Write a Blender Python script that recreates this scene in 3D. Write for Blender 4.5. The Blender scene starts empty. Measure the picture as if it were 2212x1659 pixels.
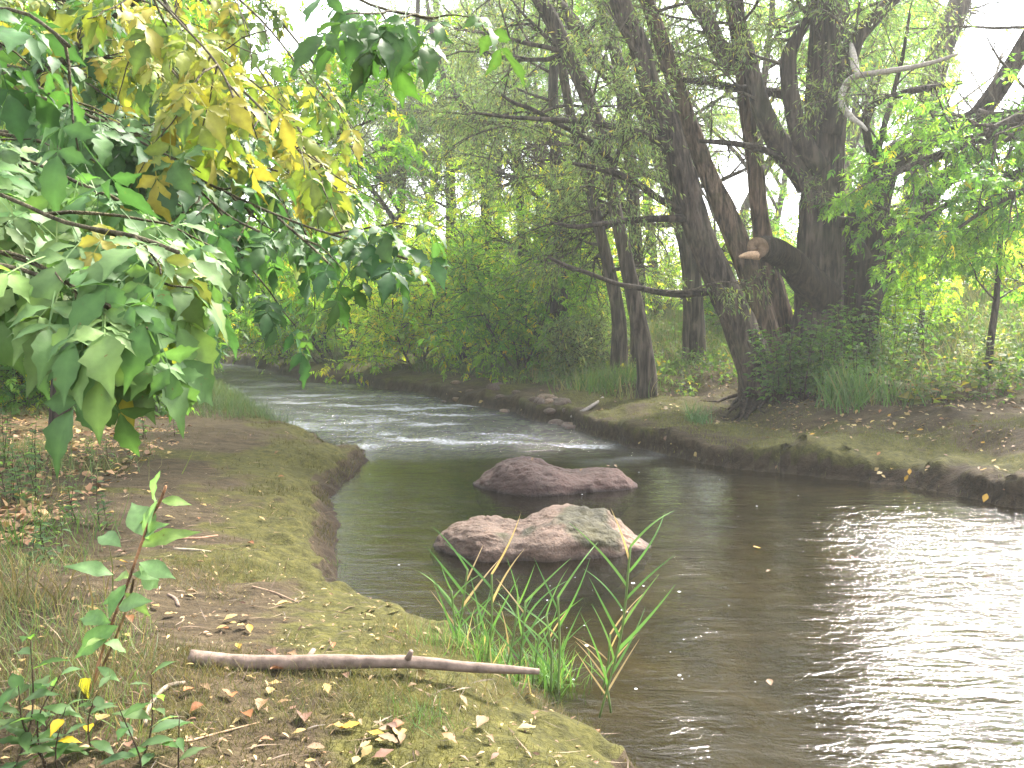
import bpy, math, random
import numpy as np
from math import radians, sin, cos, pi
from mathutils import Vector, Matrix

S = bpy.context.scene
COL = S.collection
R = np.random.RandomState

# ------------------------------------------------------------------ camera, sky, sun, exposure
F = 1995.0                      # focal length in units of a 2212 x 1659 picture
TILT = math.atan(129.5 / F)
EYE = 1.60
VEIL_HAZE = 0.0015
cam_data = bpy.data.cameras.new("camera")
cam_data.lens = 36.0 * F / 2212.0
cam_data.sensor_width = 36.0
cam_data.clip_start = 0.05
cam_data.clip_end = 3000
cam = bpy.data.objects.new("camera", cam_data)
COL.objects.link(cam)
cam.location = (0, 0, EYE)
cam.rotation_euler = (radians(90) - TILT, 0, 0)
S.camera = cam

SUN_EL, SUN_AZ = radians(50), radians(37)     # azimuth to the right of the view direction (+Y)
world = bpy.data.worlds.new("World")
S.world = world
world.use_nodes = True
wn = world.node_tree
bg = wn.nodes["Background"]
sky = wn.nodes.new("ShaderNodeTexSky")
sky.sky_type = 'NISHITA'
sky.sun_disc = False
sky.sun_elevation = SUN_EL
sky.sun_rotation = SUN_AZ
sky.air_density = 1.0
sky.dust_density = 2.0
sky.ozone_density = 1.0
hs = wn.nodes.new("ShaderNodeHueSaturation")   # thin cloud: a paler, greyer sky
hs.inputs['Saturation'].default_value = 0.35
wn.links.new(sky.outputs[0], hs.inputs['Color'])
wn.links.new(hs.outputs[0], bg.inputs[0])
bg.inputs[1].default_value = 0.15

sun_data = bpy.data.lights.new("sun", 'SUN')
sun_data.energy = 3.6
sun_data.angle = radians(12)
sun_data.color = (1.0, 0.94, 0.85)
sun = bpy.data.objects.new("sun", sun_data)
COL.objects.link(sun)
sd = Vector((sin(SUN_AZ) * cos(SUN_EL), cos(SUN_AZ) * cos(SUN_EL), sin(SUN_EL)))
sun.rotation_euler = sd.to_track_quat('Z', 'Y').to_euler()
sun.location = (10, 10, 40)

S.view_settings.view_transform = 'Standard'
S.view_settings.look = 'None'
S.view_settings.exposure = 2.75
S.view_settings.gamma = 1.0
S.render.engine = 'CYCLES'
S.cycles.max_bounces = 7
S.cycles.diffuse_bounces = 4
S.cycles.glossy_bounces = 3
S.cycles.transmission_bounces = 4
S.cycles.transparent_max_bounces = 8
S.cycles.volume_bounces = 1
S.cycles.use_denoising = True
S.cycles.caustics_reflective = False
S.cycles.caustics_refractive = False
S.cycles.sample_clamp_indirect = 6.0

# ------------------------------------------------------------------ picture -> world
_f = np.array((0, cos(TILT), -sin(TILT)))
_u = np.array((0, sin(TILT), cos(TILT)))
_r = np.array((1.0, 0, 0))
EYEV = np.array((0, 0, EYE))


def ray(px, py):
    return _f + (px - 1106.0) / F * _r - (py - 829.5) / F * _u


def P(px, py, d):
    """the point d metres ahead that stands at that place of the picture"""
    v = ray(px, py)
    return EYEV + v * (d / v[1])


def G(px, py, z=0.0):
    v = ray(px, py)
    return EYEV + v * ((z - EYE) / v[2])


def wpx(w, d):
    """half of a width in picture units at distance d"""
    return 0.5 * w / F * d


# ------------------------------------------------------------------ noise
_rs = R(5)
_T = _rs.rand(64, 64)
_T3 = _rs.rand(32, 32, 32)


def vnoise(x, y):
    xi, yi = np.floor(x).astype(int), np.floor(y).astype(int)
    fx, fy = x - xi, y - yi
    fx, fy = fx * fx * (3 - 2 * fx), fy * fy * (3 - 2 * fy)
    a, b = _T[xi & 63, yi & 63], _T[(xi + 1) & 63, yi & 63]
    c, d = _T[xi & 63, (yi + 1) & 63], _T[(xi + 1) & 63, (yi + 1) & 63]
    return (a * (1 - fx) + b * fx) * (1 - fy) + (c * (1 - fx) + d * fx) * fy - 0.5


def fbm(x, y, n=4, g=0.5):
    s, a = 0, 1.0
    for i in range(n):
        s = s + a * vnoise(x * 2 ** i + 17.3 * i, y * 2 ** i + 9.1 * i)
        a *= g
    return s


def vnoise3(p):
    i = np.floor(p).astype(int)
    f = p - i
    f = f * f * (3 - 2 * f)
    s = 0
    for dx in (0, 1):
        for dy in (0, 1):
            for dz in (0, 1):
                w = (f[:, 0] if dx else 1 - f[:, 0]) * (f[:, 1] if dy else 1 - f[:, 1]) * (f[:, 2] if dz else 1 - f[:, 2])
                s = s + w * _T3[(i[:, 0] + dx) & 31, (i[:, 1] + dy) & 31, (i[:, 2] + dz) & 31]
    return s - 0.5


def fbm3(p, n=4, g=0.5):
    s, a = 0, 1.0
    for i in range(n):
        s = s + a * vnoise3(p * 2 ** i + 7.7 * i)
        a *= g
    return s


def sstep(a, b, x):
    t = np.clip((x - a) / (b - a), 0, 1)
    return t * t * (3 - 2 * t)


# ------------------------------------------------------------------ mesh building
class MB:
    """collects vertices, faces and a colour per vertex; build() links them as one mesh object"""

    def __init__(s):
        s.v, s.f, s.c, s.n = [], [], [], 0

    def add(s, v, faces, col=(1, 1, 1)):
        v = np.asarray(v, float).reshape(-1, 3)
        col = np.asarray(col, float)
        if col.ndim == 1:
            col = np.tile(col, (len(v), 1))
        s.v.append(v)
        s.c.append(col)
        for f in (faces if isinstance(faces, list) else [faces]):
            f = np.asarray(f, np.int64)
            if len(f):
                s.f.append(f + s.n)
        s.n += len(v)
        return s

    def build(s, name, mat, parent=None, origin=None, smooth=True):
        me = bpy.data.meshes.new(name)
        v = np.concatenate(s.v) if s.v else np.zeros((0, 3))
        if parent is not None and origin is None:
            origin = wloc(parent)
        if origin is not None:
            v = v - np.asarray(origin)
        me.vertices.add(len(v))
        me.vertices.foreach_set('co', v.astype(np.float32).ravel())
        nl = sum(f.size for f in s.f)
        npoly = sum(len(f) for f in s.f)
        me.loops.add(nl)
        me.polygons.add(npoly)
        me.loops.foreach_set('vertex_index', np.concatenate([f.ravel() for f in s.f]).astype(np.int32))
        tot = np.concatenate([np.full(len(f), f.shape[1]) for f in s.f])
        st = np.concatenate([[0], np.cumsum(tot)[:-1]])
        me.polygons.foreach_set('loop_start', st.astype(np.int32))
        me.polygons.foreach_set('loop_total', tot.astype(np.int32))
        me.polygons.foreach_set('use_smooth', np.full(npoly, smooth))
        me.update(calc_edges=True)
        c = np.concatenate(s.c)
        at = me.color_attributes.new('tint', 'FLOAT_COLOR', 'POINT')
        at.data.foreach_set('color', np.concatenate([c, np.ones((len(c), 1))], 1).astype(np.float32).ravel())
        me.materials.append(mat)
        o = bpy.data.objects.new(name, me)
        COL.objects.link(o)
        if parent is not None:
            o.parent = parent
            o.location = np.asarray(origin) - wloc(parent)
        elif origin is not None:
            o.location = origin
        return o


def wloc(o):
    l = np.array(o.location)
    return l + wloc(o.parent) if o.parent else l


def tag(o, label=None, cat=None, group=None, kind=None):
    if label: o['label'] = label
    if cat: o['category'] = cat
    if group: o['group'] = group
    if kind: o['kind'] = kind
    return o


def thing(name, label, cat, loc, group=None):
    o = bpy.data.objects.new(name, None)
    o.empty_display_size = 0.1
    COL.objects.link(o)
    o.location = loc
    return tag(o, label, cat, group)


def kids(o):
    return [c for c in bpy.data.objects if c.parent == o]


def copy_tree(o, parent=None):
    c = o.copy()
    COL.objects.link(c)
    if parent: c.parent = parent
    for ch in kids(o):
        copy_tree(ch, c)
    return c


def norm(v):
    v = np.asarray(v, float)
    return v / np.maximum(np.linalg.norm(v, axis=-1, keepdims=True), 1e-9)


def spline(pts, step, extra=None):
    """Catmull-Rom through points (with extra columns such as a radius), resampled about every step metres"""
    p = np.asarray(pts, float)
    q = np.vstack([2 * p[0] - p[1], p, 2 * p[-1] - p[-2]])
    out = []
    for i in range(1, len(q) - 2):
        n = max(2, int(np.linalg.norm(q[i + 1, :3] - q[i, :3]) / step))
        t = np.linspace(0, 1, n, endpoint=False)[:, None]
        a, b, c, d = q[i - 1], q[i], q[i + 1], q[i + 2]
        out.append(0.5 * (2 * b + (c - a) * t + (2 * a - 5 * b + 4 * c - d) * t ** 2 + (3 * b - a - 3 * c + d) * t ** 3))
    out.append(p[-1:])
    return np.vstack(out)


def tube(mb, pts, rad, sides=8, col=(1, 1, 1), rough=0.0, seed=0, cap=True, ridge=0.0):
    p = np.asarray(pts, float)
    n = len(p)
    rad = np.broadcast_to(np.asarray(rad, float), (n,)).copy()
    t = norm(np.gradient(p, axis=0))
    a = np.array((1.0, 0, 0)) if abs(t[0, 0]) < 0.8 else np.array((0, 1.0, 0))
    u = np.zeros_like(p)
    w = a - t[0] * np.dot(a, t[0])
    u[0] = w / np.linalg.norm(w)
    for i in range(1, n):
        w = u[i - 1] - t[i] * np.dot(u[i - 1], t[i])
        u[i] = w / max(np.linalg.norm(w), 1e-9)
    v = np.cross(t, u)
    ang = np.linspace(0, 2 * pi, sides, endpoint=False)
    ca, sa = np.cos(ang), np.sin(ang)
    rr = np.repeat(rad[:, None], sides, 1)
    if rough or ridge:
        L = np.concatenate([[0], np.cumsum(np.linalg.norm(np.diff(p, axis=0), axis=1))])
        q = np.stack([np.repeat(ca[None], n, 0) * 1.6 + seed, np.repeat(sa[None], n, 0) * 1.6, np.repeat(L[:, None] * 0.9 / max(rad.max(), .05) * .35, sides, 1)], -1).reshape(-1, 3)
        rr = rr * (1 + rough * 2 * fbm3(q, 3).reshape(n, sides))
        if ridge:
            q2 = np.stack([np.repeat(ca[None], n, 0) * 7 + seed, np.repeat(sa[None], n, 0) * 7, np.repeat(L[:, None] * 2.2, sides, 1)], -1).reshape(-1, 3)
            rr = rr * (1 + ridge * (np.abs(fbm3(q2, 2)).reshape(n, sides) * 4 - 1))
    V = p[:, None, :] + rr[..., None] * (ca[None, :, None] * u[:, None, :] + sa[None, :, None] * v[:, None, :])
    i = np.arange(n - 1)[:, None] * sides
    j = np.arange(sides)[None]
    k = (j + 1) % sides
    f = np.stack([i + j, i + k, i + sides + k, i + sides + j], -1).reshape(-1, 4)
    faces = [f]
    if cap:
        V = np.concatenate([V.reshape(-1, 3), p[:1], p[-1:]])
        b = n * sides
        j = np.arange(sides)
        k = (j + 1) % sides
        faces.append(np.stack([np.full(sides, b), k, j], -1))
        o = (n - 1) * sides
        faces.append(np.stack([np.full(sides, b + 1), o + j, o + k], -1))
    mb.add(V, faces, col)
    return mb


# leaf shapes: (vertices along x with unit length, faces)
def T_narrow(w=0.2, bend=0.1):
    v = np.array([(0, 0, 0), (.42, w / 2, .02), (1, 0, -bend), (.42, -w / 2, .02)])
    return v, [np.array([(0, 3, 2, 1)])]


def T_ovate(w=0.55, bend=0.12, fold=0.06):
    v = np.array([(0, 0, 0), (.2, .36 * w, fold), (.48, .5 * w, fold), (.8, .22 * w, fold * .4 - bend * .6), (1.0, 0, -bend),
                  (.8, -.22 * w, fold * .4 - bend * .6), (.48, -.5 * w, fold), (.2, -.36 * w, fold), (.48, 0, 0)])
    return v, [np.array([(0, 8, 2, 1), (8, 4, 3, 2), (0, 7, 6, 8), (8, 6, 5, 4)])]


def T_leaflet(rs, w=0.55, teeth=True):
    """a broad toothed leaflet: folded along the midrib, drooping at its tip"""
    st = np.array([0, .08, .18, .28, .38, .48, .58, .68, .78, .88, 1.0])
    half = np.array([.0, .10, .25, .37, .455, .49, .455, .36, .235, .11, 0.0]) * w / .5 * .5 * rs.uniform(.9, 1.12)
    if teeth:
        for i in (5, 7):
            half[i] += .045 * rs.uniform(.4, 1.6)
            half[i + 1] -= .02
    bend = rs.uniform(.06, .3)
    fold = rs.uniform(.04, .2)
    side = rs.uniform(-.06, .06)
    wav = rs.uniform(-.03, .03, len(st))
    mid = np.stack([st - .1 * bend * st ** 2, side * st ** 2, -bend * st ** 2 + .05 * np.sin(st * pi)], 1)
    l = mid + np.stack([0 * st + np.where(half > 0, -.02, 0), half, fold * half * 2 + wav * (half > 0)], 1)
    r = mid + np.stack([0 * st + np.where(half > 0, -.02, 0), -half, fold * half * 2 - wav * (half > 0)], 1)
    n = len(st)
    v = np.concatenate([mid, l, r])
    i = np.arange(n - 1)
    f = np.concatenate([np.stack([i, i + 1, n + i + 1, n + i], 1), np.stack([i, 2 * n + i, 2 * n + i + 1, i + 1], 1)])
    return v, [f], np.concatenate([np.full(n, 1.3), np.full(2 * n, .93)])


def T_compound(rs, tmpl, pairs=2, spread=62, scale=(.62, .72, .8), droop=.15):
    """a compound leaf: end leaflet and pairs along a thin stalk; unit length"""
    V, FF, n, SH = [], {}, 0, []
    st = .5
    items = [(st, 0, .5)]
    for k in range(pairs):
        x = st * (1 - .42 * k) - .04
        for sg in (1, -1):
            items.append((x, sg * (spread + rs.uniform(-9, 9)), .5 * scale[k % 3] + rs.uniform(-.04, .04)))
    for x, a, s in items:
        v, f, *sh = tmpl(rs)
        SH.append(sh[0] if sh else np.ones(len(v)))
        a = radians(a)
        w = v * s
        roll = rs.uniform(-.5, .5)
        w = np.stack([w[:, 0], w[:, 1] * cos(roll) - w[:, 2] * sin(roll), w[:, 1] * sin(roll) + w[:, 2] * cos(roll)], 1)
        w[:, 2] -= np.abs(w[:, 0]) * rs.uniform(0, .5)
        w = np.stack([w[:, 0] * cos(a) - w[:, 1] * sin(a) + x, w[:, 0] * sin(a) + w[:, 1] * cos(a), w[:, 2] - droop * x ** 2], 1)
        V.append(w)
        for g in f:
            FF.setdefault(g.shape[1], []).append(g + n)
        n += len(w)
    x = np.linspace(0, st, 4)
    sv = np.stack([np.stack([x, 0 * x + .006, -droop * x ** 2], 1), np.stack([x, 0 * x - .006, -droop * x ** 2], 1)], 1).reshape(-1, 3)
    V.append(sv)
    SH.append(np.ones(len(sv)))
    FF.setdefault(4, []).append(np.array([(2 * i, 2 * i + 1, 2 * i + 3, 2 * i + 2) for i in range(3)]) + n)
    return np.concatenate(V), [np.concatenate(g) for g in FF.values()], np.concatenate(SH)


def emit(mb, tmpl, pos, axis, nrm, size, col, vary=0.0, rs=None):
    """places one leaf shape many times"""
    v, f, *sh = tmpl
    N, k = len(pos), len(v)
    if N == 0: return
    a = norm(axis)
    b = norm(np.cross(nrm, a))
    c = np.cross(a, b)
    size = np.broadcast_to(np.asarray(size, float), (N,))
    V = pos[:, None] + size[:, None, None] * (v[None, :, 0, None] * a[:, None] + v[None, :, 1, None] * b[:, None] + v[None, :, 2, None] * c[:, None])
    C = np.repeat(col[:, None, :], k, 1)
    if sh: C = C * sh[0][None, :, None]
    C = C.reshape(-1, 3)
    faces = [(np.arange(N)[:, None, None] * k + g[None]).reshape(-1, g.shape[1]) for g in f]
    mb.add(V.reshape(-1, 3), faces, C)


def emit_mix(mb, tmpls, rs, pos, axis, nrm, size, col):
    which = rs.randint(len(tmpls), size=len(pos))
    size = np.broadcast_to(np.asarray(size, float), (len(pos),))
    for i, t in enumerate(tmpls):
        m = which == i
        emit(mb, t, pos[m], axis[m], nrm[m], size[m], col[m])


def palette(rs, n, cols, w, jit=.18):
    c = np.asarray(cols, float)[rs.choice(len(cols), size=n, p=np.asarray(w, float) / sum(w))]
    return np.clip(c * (1 + rs.uniform(-jit, jit, (n, 1))) * (1 + rs.uniform(-.07, .07, (n, 3))), .004, .9)


# ------------------------------------------------------------------ growing branches
def grow(rs, p0, d0, L, r0, spec, level=0, out=None, taper=.25):
    """spec[level] = (children, angle, length share, wander, pull up or down, first child at)"""
    if out is None: out = []
    nc, angd, ratio, wander, pull, first = spec[level]
    nseg = max(3, int(7 - level * 1.3))
    pts = [np.asarray(p0, float)]
    d = norm(d0)
    for i in range(nseg):
        d = norm(d + rs.normal(0, wander, 3) + np.array((0, 0, pull)))
        pts.append(pts[-1] + d * L / nseg)
    pts = np.array(pts)
    rad = r0 * np.linspace(1, taper, nseg + 1)
    out.append((pts, rad, level))
    if level + 1 < len(spec):
        m = max(1, int(round(nc * rs.uniform(.8, 1.2))))
        for j in range(m):
            t = first + (1 - first) * (j + rs.uniform(.1, .9)) / m
            x = t * nseg
            i = min(int(x), nseg - 1)
            p = pts[i] + (pts[i + 1] - pts[i]) * (x - i)
            dd = norm(pts[i + 1] - pts[i])
            a = norm(np.cross(dd, rs.normal(0, 1, 3)))
            ang = radians(angd * rs.uniform(.7, 1.25))
            nd = dd * cos(ang) + a * sin(ang)
            if level == 0: nd[2] += .1
            grow(rs, p, nd, L * ratio * (1.15 - .55 * t) * rs.uniform(.75, 1.2), rad[i] * .55, spec, level + 1, out, taper)
    return out


def wood(mb, br, maxlevel=9, sides=(9, 6, 4, 3, 3), minr=.004):
    for pts, rad, lv in br:
        if lv <= maxlevel:
            tube(mb, pts, np.maximum(rad, minr), sides[min(lv, 4)], rough=.06 if lv == 0 else 0, cap=lv < 2)
    return mb


def leaf_points(rs, br, levels, per_m, spread):
    """points along the twigs, with the twig's direction there and a number for the twig"""
    pos, dr, bi = [], [], []
    for n, (pts, rad, lv) in enumerate(br):
        if lv not in levels: continue
        L = np.linalg.norm(np.diff(pts, axis=0), axis=1).sum()
        k = rs.poisson(per_m * L)
        if k == 0: continue
        x = rs.uniform(.1, 1, k) * (len(pts) - 1)
        i = np.minimum(x.astype(int), len(pts) - 2)
        seg = pts[i + 1] - pts[i]
        pos.append(pts[i] + seg * (x - i)[:, None] + rs.normal(0, spread, (k, 3)))
        dr.append(norm(seg))
        bi.append(np.full(k, n))
    return np.concatenate(pos), np.concatenate(dr), np.concatenate(bi)


# ------------------------------------------------------------------ materials
class NT:
    def __init__(s, name):
        s.m = bpy.data.materials.new(name)
        s.m.use_nodes = True
        s.t = s.m.node_tree
        s.t.nodes.clear()
        s.out = s.n('ShaderNodeOutputMaterial')

    def n(s, typ, **kw):
        nd = s.t.nodes.new(typ)
        for k, v in kw.items():
            if k in nd.inputs: nd.inputs[k].default_value = v
            else: setattr(nd, k, v)
        return nd

    def l(s, a, b):
        s.t.links.new(a, b)

    def noise(s, vec, scale, detail=4, rough=.55, dist=0.0):
        n = s.n('ShaderNodeTexNoise', Scale=scale, Detail=detail, Roughness=rough, Distortion=dist)
        if vec is not None: s.l(vec, n.inputs['Vector'])
        return n.outputs['Fac']

    def ramp(s, fac, stops):
        r = s.n('ShaderNodeValToRGB')
        e = r.color_ramp.elements
        while len(e) < len(stops): e.new(.5)
        for el, (p, c) in zip(e, stops):
            el.position = p
            el.color = (*c, 1) if len(c) == 3 else c
        s.l(fac, r.inputs[0])
        return r.outputs[0]

    def mapping(s, vec, scale=(1, 1, 1), rot=(0, 0, 0)):
        m = s.n('ShaderNodeMapping')
        m.inputs['Scale'].default_value = scale
        m.inputs['Rotation'].default_value = rot
        s.l(vec, m.inputs['Vector'])
        return m.outputs[0]

    def mix(s, fac, a, b, blend='MIX'):
        m = s.n('ShaderNodeMix', data_type='RGBA', blend_type=blend)
        for sock, val in ((m.inputs[0], fac), (m.inputs[6], a), (m.inputs[7], b)):
            if hasattr(val, 'links'): s.l(val, sock)
            elif isinstance(val, (int, float)): sock.default_value = val
            else: sock.default_value = (*val, 1)
        return m.outputs[2]

    def math(s, op, a, b=0.0, clamp=False):
        m = s.n('ShaderNodeMath', operation=op, use_clamp=clamp)
        for sock, val in zip(m.inputs, (a, b)):
            if hasattr(val, 'links'): s.l(val, sock)
            else: sock.default_value = val
        return m.outputs[0]

    def attr(s, name='tint'):
        return s.n('ShaderNodeAttribute', attribute_name=name).outputs['Color']

    def bump(s, h, strength, dist):
        b = s.n('ShaderNodeBump', Strength=strength, Distance=dist)
        s.l(h, b.inputs['Height'])
        return b.outputs[0]

    def done(s, sh):
        s.l(sh, s.out.inputs['Surface'])
        return s.m


def leaf_mat(name, trans=.4, rough=.45, spec=.4, veins=False, tcol=(1.08, 1.25, .55)):
    m = NT(name)
    c = m.attr()
    co = m.n('ShaderNodeTexCoord').outputs['Object']
    nz = m.noise(co, 60 if veins else 9, 3)
    c2 = m.mix(.5, c, m.mix(1.0, c, m.ramp(nz, [(.3, (.75, .75, .75)), (.7, (1.25, 1.25, 1.2))]), 'MULTIPLY'))
    p = m.n('ShaderNodeBsdfPrincipled', Roughness=rough)
    p.inputs['Specular IOR Level'].default_value = spec
    m.l(c2, p.inputs['Base Color'])
    if veins:
        sp = m.ramp(m.noise(co, 75, 3, .6), [(.69, (0, 0, 0)), (.74, (.8, .8, .8))])
        c2 = m.mix(sp, c2, (.16, .11, .04))
        m.l(c2, p.inputs['Base Color'])
        m.l(m.bump(m.noise(co, 45, 4), .25, .003), p.inputs['Normal'])
    t = m.n('ShaderNodeBsdfTranslucent')
    m.l(m.mix(1.0, c2, tcol, 'MULTIPLY'), t.inputs[0])
    mx = m.n('ShaderNodeMixShader', Fac=trans)
    m.l(p.outputs[0], mx.inputs[1])
    m.l(t.outputs[0], mx.inputs[2])
    return m.done(mx.outputs[0])


def bark_mat(name, dark, mid, light, sz=(9, 9, 1.6), moss=0.0):
    m = NT(name)
    co = m.n('ShaderNodeTexCoord').outputs['Object']
    st = m.mapping(co, sz)
    a = m.noise(st, 1.0, 6, .62, 1.2)
    w = m.noise(m.mapping(co, (sz[0] * 2.4, sz[1] * 2.4, sz[2] * 1.5)), 1.0, 4, .6)
    f = m.math('ADD', m.math('MULTIPLY', a, .65), m.math('MULTIPLY', w, .35))
    c = m.ramp(f, [(.40, dark), (.5, mid), (.62, light)])
    big = m.noise(co, .9, 4)
    c = m.mix(m.ramp(big, [(.4, (0, 0, 0)), (.65, (.55, .55, .55))]), c, m.mix(1.0, c, (.6, .55, .5), 'MULTIPLY'))
    if moss:
        c = m.mix(m.math('MULTIPLY', m.ramp(m.noise(co, 2.3, 5), [(.52, (0, 0, 0)), (.66, (1, 1, 1))]), moss), c, (.06, .065, .03))
    c = m.mix(1.0, c, m.attr(), 'MULTIPLY')
    p = m.n('ShaderNodeBsdfPrincipled', Roughness=.9)
    p.inputs['Specular IOR Level'].default_value = .2
    m.l(c, p.inputs['Base Color'])
    m.l(m.bump(f, 1.0, .06), p.inputs['Normal'])
    return m.done(p.outputs[0])


def plain_mat(name, rough=.8, spec=.3, nscale=20, var=.3, bump=.0):
    m = NT(name)
    co = m.n('ShaderNodeTexCoord').outputs['Object']
    nz = m.noise(co, nscale, 4)
    c = m.mix(1.0, m.attr(), m.ramp(nz, [(.3, (1 - var,) * 3), (.7, (1 + var,) * 3)]), 'MULTIPLY')
    p = m.n('ShaderNodeBsdfPrincipled', Roughness=rough)
    p.inputs['Specular IOR Level'].default_value = spec
    m.l(c, p.inputs['Base Color'])
    if bump: m.l(m.bump(nz, .8, bump), p.inputs['Normal'])
    return m.done(p.outputs[0])


def rock_mat(name):
    m = NT(name)
    co = m.n('ShaderNodeTexCoord').outputs['Object']
    big = m.noise(co, 2.2, 5, .6)
    fine = m.noise(co, 38, 5, .7)
    vor = m.n('ShaderNodeTexVoronoi', Scale=70.0)
    m.l(co, vor.inputs['Vector'])
    c = m.mix(1.0, m.attr(), m.ramp(big, [(.3, (.62, .6, .6)), (.5, (1, .97, .95)), (.7, (1.25, 1.2, 1.15))]), 'MULTIPLY')
    c = m.mix(1.0, c, m.ramp(fine, [(.32, (.6, .6, .6)), (.5, (1, 1, 1)), (.7, (1.3, 1.28, 1.25))]), 'MULTIPLY')
    c = m.mix(.35, c, m.mix(1.0, c, m.ramp(vor.outputs['Distance'], [(.1, (.5, .5, .5)), (.5, (1.2, 1.2, 1.2))]), 'MULTIPLY'))
    p = m.n('ShaderNodeBsdfPrincipled', Roughness=.72)
    p.inputs['Specular IOR Level'].default_value = .35
    m.l(c, p.inputs['Base Color'])
    h = m.math('ADD', m.math('MULTIPLY', m.noise(co, 9, 6, .65), 1.0), m.math('MULTIPLY', fine, .35))
    m.l(m.bump(h, 1.0, .05), p.inputs['Normal'])
    return m.done(p.outputs[0])


def ground_mat():
    m = NT('bank_ground')
    co = m.n('ShaderNodeTexCoord').outputs['Object']
    at = m.n('ShaderNodeSeparateColor')
    m.l(m.attr('zone'), at.inputs[0])
    moss_a, litter_a, wet_a = at.outputs[0], at.outputs[1], at.outputs[2]
    n1 = m.noise(co, 1.7, 6, .62, .4)
    n2 = m.noise(m.mapping(co, (5, 14, 8), (0, 0, .5)), 1.0, 5, .65)
    n3 = m.noise(co, 55, 4, .7)
    bed = m.ramp(m.noise(co, 2.2, 5, .65), [(.3, (.016, .0145, .009)), (.5, (.034, .0295, .0165)), (.7, (.062, .053, .028))])
    soil = m.ramp(n2, [(.3, (.022, .0155, .0085)), (.5, (.046, .033, .0175)), (.7, (.078, .058, .033))])
    moss = m.ramp(m.noise(co, 14, 6, .7), [(.3, (.022, .021, .006)), (.5, (.049, .046, .011)), (.72, (.088, .080, .020))])
    f = m.math('ADD', m.math('MULTIPLY', n1, .55), m.math('MULTIPLY', n2, .45))
    f = m.math('ADD', f, m.math('SUBTRACT', moss_a, .5))
    mk = m.ramp(f, [(.43, (0, 0, 0)), (.60, (1, 1, 1))])
    c = m.mix(mk, soil, moss)
    lit = m.ramp(m.noise(co, 26, 3, .8), [(.35, (.05, .03, .02)), (.5, (.10, .062, .036)), (.62, (.17, .105, .05)), (.75, (.26, .17, .09))])
    c = m.mix(m.math('MULTIPLY', litter_a, m.ramp(m.noise(co, 4, 4), [(.35, (.2, .2, .2)), (.6, (1, 1, 1))])), c, lit)
    c = m.mix(1.0, c, m.ramp(n3, [(.3, (.7, .7, .7)), (.7, (1.3, 1.3, 1.3))]), 'MULTIPLY')
    c = m.mix(wet_a, c, m.mix(1.0, c, (.42, .36, .34), 'MULTIPLY'))
    c = m.mix(m.n('ShaderNodeAttribute', attribute_name='under').outputs['Fac'], c, bed)
    p = m.n('ShaderNodeBsdfPrincipled', Roughness=.92)
    p.inputs['Specular IOR Level'].default_value = .15
    m.l(c, p.inputs['Base Color'])
    h = m.math('ADD', m.math('MULTIPLY', n3, .4), m.math('ADD', m.noise(co, 18, 5, .7), m.math('MULTIPLY', n2, .6)))
    m.l(m.bump(h, 1.0, .022), p.inputs['Normal'])
    return m.done(p.outputs[0])


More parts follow.
